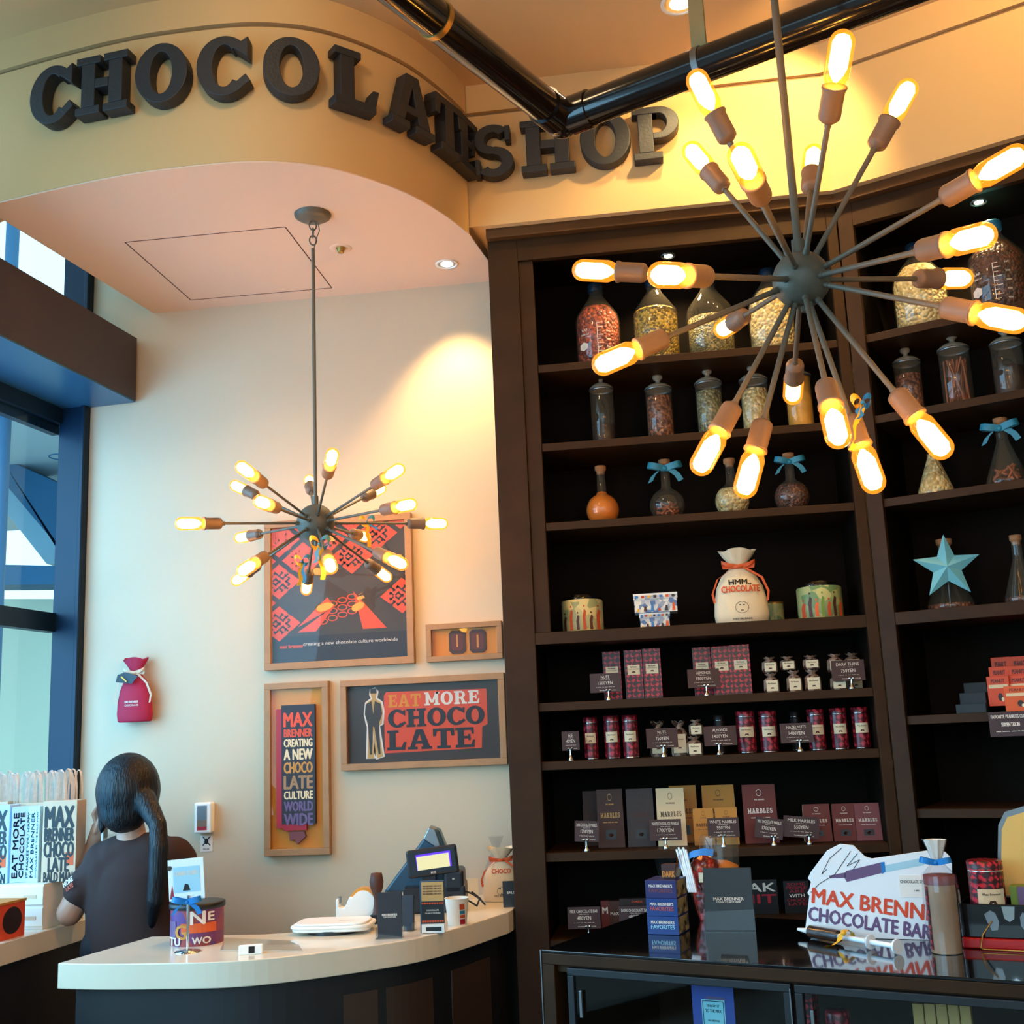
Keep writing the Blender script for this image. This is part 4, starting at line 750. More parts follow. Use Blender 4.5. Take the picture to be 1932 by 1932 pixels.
for i in range(-1, 8):
    for j in range(-1, 7):
        cx = -a+.03+.105*i; cz = b-.05-.088*j
        if (i+j) % 2 or cz < -b*.56 or (i, j) in ((2, 2), (4, 2), (3, 3), (1, 3), (3, 5), (2, 4), (4, 4), (5, 1)): continue
        r = .092; fl([(cx-r, cz), (cx, cz-r*.8), (cx+r, cz), (cx, cz+r*.8)], y-.0002*(1+(i % 2)), 'posterred')
        for k in range(-3, 4):     # interlaced line pattern inside each diamond
            o = k*r*.24; l = r*.86-abs(o)
            pt = 'posterdark' if (i+2*j) % 3 else 'orange'
            for (ux, uz, vx, vz) in ((.7, .56, -.7, .56), (.7, -.56, .7, .56)):
                mx, mz = cx+vx*o, cz+vz*o
                for s0 in (-.9, -.3, .3):
                    p0 = (mx+ux*l*s0, mz+uz*l*s0); p1 = (mx+ux*l*(s0+.42), mz+uz*l*(s0+.42)); n_ = (-uz*.004, ux*.004)
                    fl([(p0[0]-n_[0], p0[1]-n_[1]), (p1[0]-n_[0], p1[1]-n_[1]), (p1[0]+n_[0], p1[1]+n_[1]), (p0[0]+n_[0], p0[1]+n_[1])], y-.0008, pt)
for (p0, p1, p2, c) in (((-.18, -.14), (-.05, -.02), (-.02, -.06), 'posterred'), ((-.18, -.16), (-.02, -.06), (-.10, -.16), 'posterred'), ((.06, .0), (.2, -.16), (.1, -.16), 'posterred')): fl([p0, p1, p2], y-.001, c)
for k in range(4):       # the knot of loops in the middle
    for l in range(3):
        cx, cz = -.07+.042*k, -.06-.03*l+.012*k
        for q in ring(cx, cz, .022, .013, .017, .009, n=12): fl(q, y-.0013, 'posterred')
m.m('print').text('creating a new chocolate culture worldwide', .045, -b+.072, .019, y-.0006, w=.40, bold=0); m.m('posterred').text('max brenner', -.205, -b+.068, .015, y-.0006, w=.1, bold=.02)
m.build('print', t)
t, a, b = frame('framed_number', 'small oak-framed picture with two brown block numerals on orange', -.984, -.672, 1.908, 2.06, .022, 'mountorange')
for s in (-1, 1):
    m = Q('brown'); cx = s*.042+.012; c_ = .012
    o8 = [(-.034+c_, -.047), (.034-c_, -.047), (.034, -.047+c_), (.034, .047-c_), (.034-c_, .047), (-.034+c_, .047), (-.034, .047-c_), (-.034, -.047+c_)]
    m.prism([(cx+x, z) for x, z in o8], -.017, -.0122); m.m('marbmilk').flat([(cx+x*.72, z*.72) for x, z in o8], -.0175); m.m('mountorange').flat(bx(cx-.004, -.026, cx+.004, .026) if s > 0 else bx(cx-.003, -.02, cx+.003, .03), -.018); m.build('numeral', t)
t, a, b = frame('framed_slogan', 'tall narrow oak-framed slogan panel on orange, lower left of the pictures', -1.667, -1.396, 1.172, 1.855, .026, 'mountorange')
m = Q('red'); m.box(-.085, -.055, -.03, -.0122, -.235, .235); m.box(-.055, .04, -.03, -.0122, -.245, -.215); m.build('panel_side', t)
m = Q('posterdark2'); m.box(-.062, .078, -.032, -.0122, -.22, .25)
zz = .222
for tx, hh, c in (('MAX', .062, 'posterred'), ('BRENNER', .034, 'posterred'), ('CREATING', .034, 'marbwhite'), ('A NEW', .046, 'marbwhite'), ('CHOCO', .048, 'marborange'), ('LATE', .056, 'oak'), ('CULTURE', .034, 'marbwhite'), ('WORLD', .042, 'purple'), ('WIDE', .05, 'purple')):
    m.m(c).text(tx, .008, zz-hh/2, hh*.9, -.0325, w=.118, bold=.022); zz -= hh+.0055
m.build('slogan_panel', t)
m = Q('marbrose'); m.prism([(-.035, -.25), (.03, -.25), (.035, -.27), (.0, -.3), (-.01, -.28), (-.03, -.285)], -.028, -.0122); m.build('tail_shape', t)
t, a, b = frame('framed_eat_more_poster', 'wide oak-framed EAT MORE CHOCOLATE poster beside the bookcase', -1.346, -.671, 1.493, 1.852, .026, 'posterdark')
m = Q('posterred'); m.box(-.155, .262, -.0135, -.0122, .068, .118); m.prism([(-.16, -.118), (.235, -.112), (.24, -.03), (.262, -.02), (.262, .12), (-.15, .125), (-.16, .11)], -.013, -.0122)
m.m('mountorange').slab('EAT', -.075, .088, .05, -.0145, w=.135); m.m('print').slab('MORE', .12, .09, .052, -.0145, w=.225); m.m('posterdark2').slab('CHOCO', .053, .018, .072, -.0145, w=.395, gap=.05); m.slab('LATE', .03, -.068, .078, -.0145, w=.36, gap=.05); m.build('lettering', t)
sil = [(-.232, -.135), (-.205, -.135), (-.209, -.02), (-.198, -.11), (-.192, -.135), (-.168, -.13), (-.185, -.01), (-.17, .0), (-.165, .05), (-.172, .085), (-.193, .1), (-.193, .11), (-.188, .128), (-.198, .14), (-.212, .136), (-.214, .118), (-.209, .1), (-.232, .085), (-.238, .04), (-.23, -.0), (-.226, -.01)]
m = Q('print'); cx = sum(p[0] for p in sil)/len(sil); cz = 0
def grow(P, d):
    out = []
    for i, p in enumerate(P):
        q0, q1 = P[i-1], P[(i+1) % len(P)]; e = Vector((q1[0]-q0[0], q1[1]-q0[1])).normalized(); out.append((p[0]+e.y*d, p[1]-e.x*d))
    return out
m.prism(grow(sil, .007), -.0132, -.0122); m.m('tan').flat(sil, -.0136); m.m('posterdark').flat([(-.236, .08), (-.24, .04), (-.228, -.0), (-.222, -.12), (-.213, -.12), (-.207, -.01), (-.202, -.01), (-.186, -.12), (-.178, -.12), (-.182, .0), (-.168, .04), (-.174, .08), (-.198, .092), (-.205, .04), (-.212, .092)][::1], -.0139); m.flat(bx(-.216, .122, -.19, .142), -.0139); m.build('man_silhouette', t)
# ---------------------------------------------------------------- red bag, dispenser, notice
t = sack('hanging_cloth_bag', 'raspberry red cloth bag tied with cream cord, hung on the wall over the person', Vector((-2.222, 4.56, 1.725)), 0, .148, .272, 'redbag', 'kraft', [('MAX BRENNER', .30, .035, .40, 'print'), ('CHOCOLATE', .25, .03, .40, 'print')], dep=.45)
m = Q('black'); m.add([(-.07, -.036, .165), (.005, -.044, .155), (.03, -.042, .185), (-.03, -.03, .205), (-.065, -.03, .195)], [(0, 1, 2, 3, 4)]); m.m('yellow').add([(-.045, -.044, .185), (-.04, -.044, .188), (-.015, -.046, .166), (-.02, -.046, .163)], [(0, 3, 2, 1)]); m.build('label_tag', t)
t = thing('insect_dispenser', 'small cream wall dispenser with grey window and red stripe', 'dispenser', (-1.923, YW-.0, 1.29))
m = Q('white'); m.box(-.036, .036, -.042, -.001, -.02, .10); m.build('casing', t, bevel=.006); m = Q('steel'); m.box(-.022, .018, -.0435, -.04, .03, .088); m.m('socket').box(-.022, .018, -.0435, -.04, .005, .03); m.m('red').box(-.022, .018, -.0436, -.04, -.008, .006); m.build('window', t)
t = thing('wall_notice', 'tiny white notice with a black insect symbol below the dispenser', 'notice', (-1.922, YW, 1.225)); m = Q('print'); m.box(-.026, .026, -.002, -.001, -.03, .032); m.build('card', t)
m = Q('black'); m.flat([(.009*math.cos(i*.785), .01+.012*math.sin(i*.785)) for i in range(8)], -.0024)
for s in (-1, 1): m.flat([(s*-.018, -.006), (s*-.014, -.008), (s*.018, .028), (s*.014, .03)][::s], -.0023)
m.text('KILLER', 0, -.02, .006, -.0024); m.build('print', t)
# ================================================================ SERVICE COUNTER
FC = [(-2.3, 3.5), (-1.858, 3.352), (-1.531, 3.322), (-1.253, 3.35), (-.958, 3.541), (-.788, 3.743), (-.608, 4.198), (-.5, 4.5)]
cf = [tuple(p) for p in catmull(FC, 8)]
out = cf+[(-.62, 4.2), (-.62, 4.598), (-.80, 4.598), (-1.02, 4.21), (-1.18, 3.96), (-1.299, 3.81), (-1.38, 3.787), (-1.772, 3.789)]
out = [p for p in out if p != cf[-1]]
t = thing('service_counter', 'white-topped curved service counter with dark front in the foreground', 'counter', (0, 0, 0))
m = Q('counter'); m.zprism(out, .928, 1.0); m.build('countertop', t, bevel=.003)
ctr = Vector((-1.2, 3.72))
ins = [(Vector(p)-ctr)*.93+ctr for p in out]; m = Q('cbase'); m.zprism([(p.x, p.y) for p in ins], 0.0, .927); m.build('base', t)
for k0, k1 in ((22, 25), (26, 32), (34, 38)):
    m = Q('cpanel'); P = [((Vector(cf[i])-ctr)*.935+ctr) for i in range(k0, k1+1)]; P2 = [((Vector(cf[i])-ctr)*.925+ctr) for i in range(k0, k1+1)]
    m.zprism([(p.x, p.y) for p in P]+[(p.x, p.y) for p in P2[::-1]], .15, .868); m.build('front_panel', t)
# left counter along the window
p0, p1 = Vector((-2.26, 3.706)), Vector((-2.222, 4.3)); e = (p1-p0).normalized(); nL = Vector((e.y, -e.x))
A = p0-e*1.0; B_ = p0+e*.88
t = thing('window_counter', 'cream-topped counter along the window on the left, carrying paper bags', 'counter', (0, 0, 0))
m = Q('counter'); m.zprism([tuple(A-nL*.36), tuple(A), tuple(B_), tuple(B_-nL*.26)], .928, 1.0); m.build('countertop', t, bevel=.003)
m = Q('cbase'); m.zprism([tuple(A-nL*.36), tuple(A-nL*.02), tuple(B_-nL*.02), tuple(B_-nL*.26)], 0, .927); m.build('base', t)
# ---------------------------------------------------------------- things on the service counter
def on(x, y, z=1.0): return atz(x, y, z)
RC = YAW+.1
p = on(372, 1778); r = wd(p, 50); h = hz(p, 1700); t = thing('biscuit_tin', 'round colourful tin with black lid and white letters behind the sign stand', 'tin', p, YAW)
m = Q('canpat'); m.lathe([(r*.98, 0), (r*.98, h*.9)], 36); m.build('tin_body', t); m = Q('black'); m.lathe([(r*1.02, h*.86), (r*1.04, h*.88), (r*1.04, h*.98), (r*.98, h), (0, h)], 36); m.build('lid', t)
m = M(); m.fn = lambda q: Vector((q.x, -math.sqrt(max(0, (r*(1.0-q.y*20))**2-q.x**2)), q.z))
m.m('orange')
for k in range(8): m.flat(bx(-r*.35+k*r*.15, h*.32, -r*.35+(k+1)*r*.15, h*.55), 0)
m.m('purple')
for k in range(4): m.flat(bx(-r*.9+k*r*.08, h*.2, -r*.9+(k+1)*r*.08, h*.6), 0)
m.m('print').text('N', r*.28, h*.68, h*.3, -.001, w=r*.5, bold=.022).text('TU', -r*.62, h*.12, h*.18, -.001, bold=.022).text('WO', r*.4, h*.14, h*.16, -.001, bold=.022).text('E', r*.72, h*.7, h*.2, -.001, w=r*.16, bold=.022); m.m('marborange').text('G', -r*.35, h*.35, h*.34, -.001, bold=.022); m.build('lettering', t)
p = on(354, 1796); t = thing('sign_stand', 'small metal sign stand with blue bow holding a CORNER CLOSED card', 'sign', p, YAW); zc = hz(p, 1702); ztp = hz(p, 1620); zb = hz(p, 1698)
m = Q('chrome'); m.lathe([(wd(p, 25), 0), (wd(p, 24), .003), (.006, .009), (0, .01)], 28); m.build('base_disc', t); m = Q('chrome'); m.cyl((0, 0, .004), (0, 0, zc+.02), .004, n=12); m.build('rod', t)
m = Q('palewhite'); cw = wd(p, 34); m.at((-wd(p, 5), .004, (ztp+zb)/2), 0, ry=-.06); hh = (ztp-zb)/2; m.box(-cw, cw, 0, .002, -hh, hh); m.m('palesky').flat(bx(-cw*.72, -hh*.62, cw*.78, hh*.62), -.0008)
m.m('red').flat([(-cw*.95, -hh*.9), (-cw*.7, -hh*.9), (-cw*.8, -hh*.2)], -.0009); m.m('posterdark').flat([(-cw*.9+.008*math.cos(i), hh*.6+.008*math.sin(i)) for i in range(6)], -.0009); m.m('black').flat([(-.012, -hh*.55), (.012, -hh*.55), (.006, -hh*.25), (-.004, -hh*.2)], -.001); m.m('print').text('CORNER CLOSED', 0, hh*.3, hh*.2, -.0012, w=cw*1.3, bold=.022); m.build('card', t)
bow(t, (0, -.012, zc+.002), .045, 'blue', 'blue')
p = on(473, 1800); t = thing('card_reader', 'small white plastic tag holder lying on the counter', 'holder', p, .3); m = Q('white'); m.add([(-.035, -.012, 0), (.035, -.012, 0), (.035, .03, 0), (-.035, .03, 0), (-.035, .0, .026), (.035, .0, .026), (.035, .012, .026), (-.035, .012, .026)], [(0, 3, 2, 1), (4, 5, 6, 7), (0, 1, 5, 4), (1, 2, 6, 5), (2, 3, 7, 6), (3, 0, 4, 7)]); m.build('holder_body', t, bevel=.003); m = Q('black'); m.add([(-.006, -.0107, .004), (.012, -.0107, .004), (.012, -.002, .022), (-.006, -.002, .022)], [(0, 1, 2, 3)]); m.build('printed_mark', t)
t.name = 'tag_holder'
a_, b_, c_, d_ = on(425, 1772), on(560, 1778), on(572, 1797), on(415, 1796)
t = tag(place(Q('acrylic').zprism([(q.x, q.y) for q in (d_, c_, b_, a_)], 1.0012, 1.005).build('clear_mat', bevel=.001), (0, 0, 0)), 'clear plastic mat lying flat on the white counter', 'mat')
p = on(630, 1758); t = thing('kitchen_scale', 'flat white rounded scale on the counter', 'scale', p, .05); W_ = wd(p, 77); D_ = .085; H_ = hz(p, 1736)
m = Q('black'); m.lathe([(W_*.62, 0), (W_*.62, .012)], 28); m.build('foot', t)
m = Q('white'); rp = [(W_*math.copysign(abs(math.cos(a))**.45, math.cos(a)), D_*math.copysign(abs(math.sin(a))**.45, math.sin(a))) for a in [k*math.pi/18 for k in range(36)]]; m.zprism([(x*.96, y*.96) for x, y in rp], .010, .02); m.zprism(rp, .02, H_*.8); m.zprism([(x*.9, y*.9) for x, y in rp], H_*.8, H_); m.build('platform', t, bevel=.005); m = Q('printbrown'); m.at((.02, -.01, H_+.0006)); m.add([(0, 0, 0), (.05, 0, 0), (.05, .004, 0), (0, .004, 0)], [(0, 1, 2, 3)]); m.build('printed_mark', t)
p = on(672, 1740); t = thing('tape_dispenser', 'white desktop tape dispenser with orange tape roll', 'dispenser', p, YAW); s = wd(p, 36); h = hz(p, 1690)
m = Q('white'); m.prism([(-s, 0), (s*.95, 0), (s*1.0, h*.2), (s*.9, h*.78), (s*.6, h*1.0), (-s*.3, h*.98), (-s*.45, h*.72), (-s*.6, h*.58), (-s*.85, h*.62), (-s*.85, h*.95), (-s, h*.92)], -.022, .022); m.build('body', t, bevel=.003)
m = Q('tape'); m.at((s*.42, 0, h*.75)); m.cyl((0, -.012, 0), (0, .028, 0), h*.56, n=32); m.m('white').cyl((0, -.0235, 0), (0, -.012, 0), h*.46, n=32); m.build('tape_roll', t); m = Q('steel'); m.box(-s*.92, -s*.78, -.012, .012, h*.75, h*.98); m.build('cutter', t)
p = on(712, 1742); t = thing('hand_stamp', 'dark wooden stamp with round polished knob beside the tape', 'stamp', p, 0); k = wd(p, 1)
m = Q('black'); m.box(-.02, .02, -.02, .02, 0, .03); m.build('stamp_base', t, bevel=.002)
m = Q('brown'); h1_, h2_ = hz(p, 1692), hz(p, 1646); r = wd(p, 13); m.lathe([(r*.75, .03), (r*.6, h1_*.45), (r*.42, h1_*.85), (r*.45, h1_), (r*.9, h1_+(h2_-h1_)*.35), (r*1.02, h1_+(h2_-h1_)*.62), (r*.8, h2_*.985), (0, h2_)], 20); m.build('handle', t)
def menu_holder(p, w_, h, rz, label, two=False, title=('MAX BRENNER', 'CHOCOLATE BAR'), lean=.06):
    t = thing('menu_holder', label, 'menu holder', p, rz)
    m = Q('posterdark2' if not two else 'black'); m.at((0, .012, .002), 0, rx=-lean); m.box(-w_/2, w_/2, -.004, .006, 0, h); m.build('menu_booklet', t, bevel=.001)
    m = Q('print'); m.at((0, .012, .002), 0, rx=-lean); m.text(title[0], 0, h*.5, h*.05, -.0048, w=w_*.62, bold=.022); m.text(title[1], 0, h*.45, h*.03, -.0048, w=w_*.5, bold=.03); m.build('lettering', t)
    m = Q('acrylic'); a = w_/2+.003; m.prism([(-a, 0), (a, 0), (a, h*.3), (a*.8, h*.22), (a*.7, h*.16), (-a*.7, h*.16), (-a*.8, h*.22), (-a, h*.3)] if not two else [(-a, 0), (a, 0), (a, h*.62), (a*.75, h*.6), (a*.62, h*.36), (-a*.4, h*.34), (-a*.55, h*.6), (-a, h*.66)], -.012, -.010)
    m.box(-a, a, -.012, .03, 0, .0018); m.box(-a, -a+.0015, -.012, .03, 0, h*.25); m.box(a-.0015, a, -.012, .03, 0, h*.25); m.build('acrylic_holder', t); return t
p = on(735, 1771); menu_holder(p, wd(p, 47), hz(p, 1686), YAW-.05, 'dark menu in a clear holder on the white counter')
p = on(758, 1762); menu_holder(p+Vector((.0, .05, 0)), .05, hz(p, 1696), YAW-.3, 'second dark menu standing behind the first', title=(' ', ' '))
# till
p = on(800, 1722); t = thing('cash_register', 'dark point-of-sale terminal with slanted screen and customer display', 'cash register', p, YAW)
k = wd(p, 1)
def PX(x, y, dy=0): return ((x-800)*k, dy, hz(p, y))
m = Q('posb'); m.box(-.07, .15, -.03, .16, 0, .09); m.build('base_unit', t, bevel=.006)
m = Q('poslight'); A_, B2 = PX(722, 1672), PX(815, 1566)
m.at((0, .04, 0)); m.prism([(A_[0], A_[2]-.02), (PX(840, 1690)[0], .06), (PX(842, 1600)[0], PX(842, 1600)[2]), (B2[0]+.03, B2[2]-.005), (B2[0], B2[2])], 0, .10); m.build('screen_back', t, bevel=.008)
m = Q('steel'); m.at((0, .03, 0)); m.prism([(PX(800, 1585)[0], PX(0, 1585)[2]), (PX(838, 1612)[0], PX(0, 1612)[2]), (PX(824, 1570)[0], PX(0, 1566)[2]), (PX(812, 1566)[0], PX(0, 1562)[2])], 0, .1); m.build('screen_hinge', t, bevel=.004)
x0, _, z0 = PX(772, 1650); x1, _, z1 = PX(868, 1598); m = Q('posb'); m.at(((x0+x1)/2, -.03, (z0+z1)/2), 0, ry=-.10); a, b = (x1-x0)/2, (z1-z0)/2; m.box(-a, a, -.015, .02, -b, b); cdp = m.build('customer_display', t, bevel=.008)
m = Q('lcdedge'); m.at(((x0+x1)/2, -.03, (z0+z1)/2), 0, ry=-.10); m.box(-a*.62, a*.74, -.0165, -.0152, -b*.5, b*.62); m.m('lcd').box(-a*.6, a*.68, -.0172, -.0166, -b*.5, b*.48); m.m('print').text('POS', 0, -b*.78, .007, -.0165); m.build('display_screen', cdp)
m = Q('posb'); xa = PX(812, 0)[0]; m.box(xa-.025, xa+.025, -.02, .02, .05, z0+.02); m.build('display_arm', t, bevel=.003)
x0, _, z0 = PX(838, 1690); x1, _, z1 = PX(878, 1642); m = Q('posb'); m.box(x0, x1, -.03, .12, z0, z1); m.m('print').text('SII', (x0+x1)/2, z1-.03, .006, -.0305); m.build('receipt_printer', t, bevel=.014, bseg=3)
for pts in ([(870, 1682), (890, 1690), (905, 1700), (915, 1712)], [(868, 1700), (885, 1704), (900, 1714), (906, 1700), (892, 1688)]):
    m = Q('black'); m.tube([Vector(PX(x, y, .02))*Vector((1, 1, 0)).length if 0 else (((x-800)*k), .01, max(.004, hz(p, y))) for x, y in pts], .0035, 6); m.build('cable', t)
p = on(818, 1760); t = thing('card_stand', 'narrow upright stand holding a tan notice over a black flowered card', 'stand', p, YAW-.08); a = wd(p, 21)
m = Q('poslight'); m.box(-a-.006, a, .0, .012, 0, hz(p, 1662)); m.build('back_plate', t, bevel=.001)
m = Q('white'); m.box(-a, a+.002, -.015, 0, .002, .028); m.m('cbase').box(-a*.6, a*.8, -.016, -.015, .008, .02); m.build('foot', t); m = Q('tan'); z0, z1 = hz(p, 1700), hz(p, 1664); m.box(-a, a, -.004, -.001, z0, z1); m.m('brown')
for i in range(4): m.text('MAX BRENNER CARD NOTE', 0, z1-.012-.008*i, .005, -.0045, w=a*1.7, bold=.022)
m.build('tan_notice', t)
m = Q('black'); zb = .03; m.box(-a, a, -.0045, -.001, zb, z0); m.m('redprint')
for i in range(9): u = -a*.9+a*1.8*i/8; m.flat([(u+.004*math.cos(j), zb+.006+.004*math.sin(j)) for j in range(6)], -.005); m.flat([(u+.004*math.cos(j), z0-.006+.003*math.sin(j*1.0)) for j in range(6)], -.005)
m.m('print').text('CHOCOLATE', 0, (zb+z0)/2+.006, .005, -.005, w=a*1.1).text('CULTURE OF THE WORLD', 0, (zb+z0)/2-.003, .004, -.005, w=a*1.4); m.build('flower_card', t)
p = on(863, 1744); t = thing('paper_cup', 'cream paper cup with red printed badges near the till', 'cup', p, YAW); r = wd(p, 22); h = hz(p, 1694)
m = Q('paper'); m.lathe([(r*.78, 0), (r*.8, .002), (r*1.02, h)], 28, cap=False); m.lathe([(r*1.0, h*.98), (r*1.05, h*.99), (r*1.05, h*1.01), (r*1.0, h)], 28, cap=False); m.add([(r*.78*math.cos(i*.5236), r*.78*math.sin(i*.5236), .003) for i in range(12)], [tuple(range(12))]); m.build('cup_body', t)
m = M(); m.fn = lambda q: Vector((q.x, -math.sqrt(max(0, (r*(.80+.22*q.z/h)*1.02)**2-q.x**2)), q.z))
for c, z0, z1 in (('red', .04, .24), ('redprint', .28, .4), ('teal', .42, .56), ('redprint', .6, .82)): m.m(c).flat(bx(r*.28, h*z0, r*.52, h*z1), 0).flat(bx(r*.52, h*z0, r*.7, h*z1), 0)
m.build('printed_badges', t)
p = on(890, 1698); t = tag(place(Q('cream').box(-.022, .022, 0, .003, 0, .075).build('leaflet'), p+Vector((0, .03, 0)), YAW), 'small beige leaflet standing behind the paper cup', 'leaflet')
p = on(946, 1702); sack('cloth_sack', 'cream cloth sack with orange print on the counter by the bookcase', p+Vector((0, .03, 0)), YAW, wd(p, 72), hz(p, 1596), 'cloth', 'orange', [('CHOCO', .55, .08, .5, 'redprint'), ('MAX BRENNER', .12, .03, .4, 'brown')], face='black')
p = on(967, 1710); t = tag(place(Q('black').box(-.03, .03, 0, .006, 0, .09).m('print').text('BALD', 0, .05, .008, -.0006, w=.03).build('black_card', bevel=.001), p+Vector((.0, -.02, 0)), YAW), 'small black card leaning beside the sack at the counter end', 'card')
p = on(932, 1700); t = thing('candy_wrap', 'clear twisted candy bag rising behind the cloth sack', 'bag', p+Vector((-.0, .1, 0)), 0); h = hz(p, 1582)
m = Q('cello'); m.lathe([(.04, 0), (.045, h*.5), (.012, h*.8), (.03, h)], 9, smooth=False, cap=False); m.build('wrapper', t); m = Q('orange'); m.lathe([(.034, .002), (.036, h*.45), (.014, h*.66), (0, h*.7)], 10); m.build('candy', t)
# ================================================================ LEFT COUNTER GOODS
RZ = math.atan2(e.y, e.x)-math.pi/2
p = on(108, 1748); zt = hz(p, 1655); t = thing('white_drawer_box', 'cream stacked drawer box on the window counter under the paper bags', 'box', Vector((-2.34, 4.09, 1.0)), RZ)
m = Q('paper'); m.box(-.20, .075, -.10, .16, 0, .155); m.build('box_body', t, bevel=.002)
for z in (.012, .085):
    m = Q('paper'); m.box(-.09, .0765, -.106, -.10, z, z+.062); dr = m.build('drawer', t, bevel=.0015); m = Q('kraft'); m.box(.0, .05, -.1075, -.106, z+.022, z+.034); m.build('slot', dr)
bz = 1.156
def paper_bag(p, w_, h, mat, rz, label, front, dep=.07, side=None):
    t = thing('paper_bag', label, 'paper bag', p, rz); m = Q(mat); m.box(-w_/2, w_/2, 0, dep, 0, h); m.build('bag_body', t, bevel=.001)
    m = M(); z = h*.93
    for tx, hh, c, wf in front: hh *= h; m.m(c).text(tx, 0, z-hh/2, hh, -.0006, w=w_*wf, bold=.022); z -= hh*1.04
    m.m('orange').flat(bx(w_*.2, h*.2, w_*.44, h*.36), -.0004); m.build('lettering', t)
    if side:
        m = Q('navy'); m.at((-w_/2-.0006, dep*.5, 0), -math.pi/2)
        for i, s in enumerate(side): m.text(s, -dep*.4+dep*.8*i/(len(side)-1), h*.5, dep*.2, 0, w=h*.86, bold=.022, rot=math.pi/2)
        m.build('side_lettering', t)
    return t
MB = [('MAX', .26, 'black', .84), ('BRENNER', .16, 'black', .86), ('CHOCO', .19, 'black', .86), ('LATE', .17, 'black', .6), ('BALD MAN', .12, 'black', .84)]
p = sx(109, bz, (0, 4.03), (1, 0)); p.z = bz; h = hz(p, 1511); pb = paper_bag(p, wd(p, 68), h, 'kraft', .02, 'kraft paper bag lettered MAX BRENNER CHOCOLATE, nearest the person', MB)
# gusset side and second bag; bluish daylight is put into the bag colour
p2 = sx(44, bz, (0, 4.03), (1, 0)); p2.z = bz; t = thing('paper_bag', 'pale bag with sideways EAT MORE CHOCOLATE lettering, middle of the paper bags', 'paper bag', p2, .02); w_ = wd(p2, 56); h2 = hz(p2, 1522)
m = Q('bag_daylit'); m.add([(-w_/2, 0, 0), (0, .02, 0), (w_/2, 0, 0), (w_/2, .07, 0), (-w_/2, .07, 0), (-w_/2, 0, h2), (0, .02, h2), (w_/2, 0, h2), (w_/2, .07, h2), (-w_/2, .07, h2)], [(0, 1, 6, 5), (1, 2, 7, 6), (2, 3, 8, 7), (3, 4, 9, 8), (4, 0, 5, 9), (4, 3, 2, 1, 0), (5, 6, 7, 8, 9)]); m.build('bag_body', t)
m = Q('navy'); m.fn = lambda q: Vector((q.x, .02*(1-abs(q.x)/(w_/2))-.0008, q.z))
for i, (s, ww) in enumerate((('EAT MORE', .017), ('CHOCOLATE', .014), ('IT MAKES YOU HAPPY', .009), ('MAX BRENNER', .015), ('CHOCOLATE BY THE BALD MAN', .007))):
    vs, fs, asp = glyphs(s, 0); xx = -w_*.36+w_*.19*i
    for q in (0, -.06, .06): m.add([(xx-(b-.5+q)*ww, abs(q)*.001, h2*.06+(a+q*.02)*h2*.86) for a, b in vs], fs)
m.build('side_lettering', t)
p3 = sx(-18, bz, (0, 4.03), (1, 0)); p3.z = bz; paper_bag(p3, wd(p3, 66), hz(p3, 1520), 'bag_daylit', .02, 'pale paper bag cut by the left edge of the picture', MB)
# white paper-cord handles bunched above each bag
def handles(x0, x1, ytop, ybot, label, n, Y=4.12, base=bz):
    p = sx((x0+x1)/2, base, (0, Y), (1, 0)); p.z = base; t = thing('bag_stack', label, 'paper bag', p, .02, 'upright stacks of folded bags with cord handles'); a = wd(p, x1-x0)/2; zt = hz(p, ytop); zb = hz(p, ybot)
    m = Q('kraft'); m.box(-a, a, -.01, .08, 0, zb); m.build('folded_bags', t)
    m = Q('rope')
    for k in range(n):
        u = -a+2*a*k/n; w2 = a*.55; dz = random.uniform(-.015, .0); yy = random.uniform(-.01, .07)
        m.band([(u+.3*w2*(1-math.cos(q*math.pi/8)) , yy, zb-.01+(zt-zb+dz)*math.sin(q*math.pi/8)**.7 if 0 < q < 8 else zb-.01) for q in range(9)], (.004, .008, 0))
    m.build('cord_handles', t)
handles(22, 126, 1446, 1514, 'stack of folded bags with a fan of white cord handles behind the lettered bag', 34)
handles(-70, 14, 1450, 1514, 'stack of folded bags with cord handles at the left edge', 18, Y=4.13)
ob = on(40, 1788); t = thing('orange_gift_box', 'orange gift box with brown chocolate medallion on the window counter', 'box', Vector((-2.275, 3.77, 1.0)), RZ-.02)
h = hz(Vector((-2.27, 3.80, 1.0)), 1700)
m = Q('orange'); m.box(-.16, -.012, -.03, .11, 0, h*.93); m.build('box_body', t, bevel=.0015); m = Q('marborange'); m.box(-.163, -.009, -.033, .113, h*.93, h); m.build('lid', t, bevel=.001)
m = Q('posterred'); m.box(-.0125, -.0112, -.028, .108, .004, h*.92); m.m('darkbrown').at((-.0108, .04, h*.48), math.pi/2); m.flat([(h*.42*math.cos(i*.25), h*.36*math.sin(i*.25)) for i in range(25)], 0); m.at((-.09, -.0306, h*.45)); m.m('darkbrown').flat([(.05*math.cos(i*.25), .04*math.sin(i*.25)) for i in range(25)], 0); m.build('medallion_print', t)
p = Vector((-2.275, 4.17, 1.0)); t = thing('wrapped_gift', 'crumpled clear gift wrap between the paper bags and the person', 'gift wrap', Vector((-2.20, 4.32, 1.0)), 0); h = .30
m = Q('cello'); m.lathe([(.05, 0), (.06, h*.4), (.02, h*.72), (.055, h*.95), (.06, h)], 11, smooth=False, cap=False); m.build('wrapper', t)
m = Q('kraft'); m.box(-.03, .03, -.03, .03, .002, h*.55); m.build('content', t, bevel=.002)
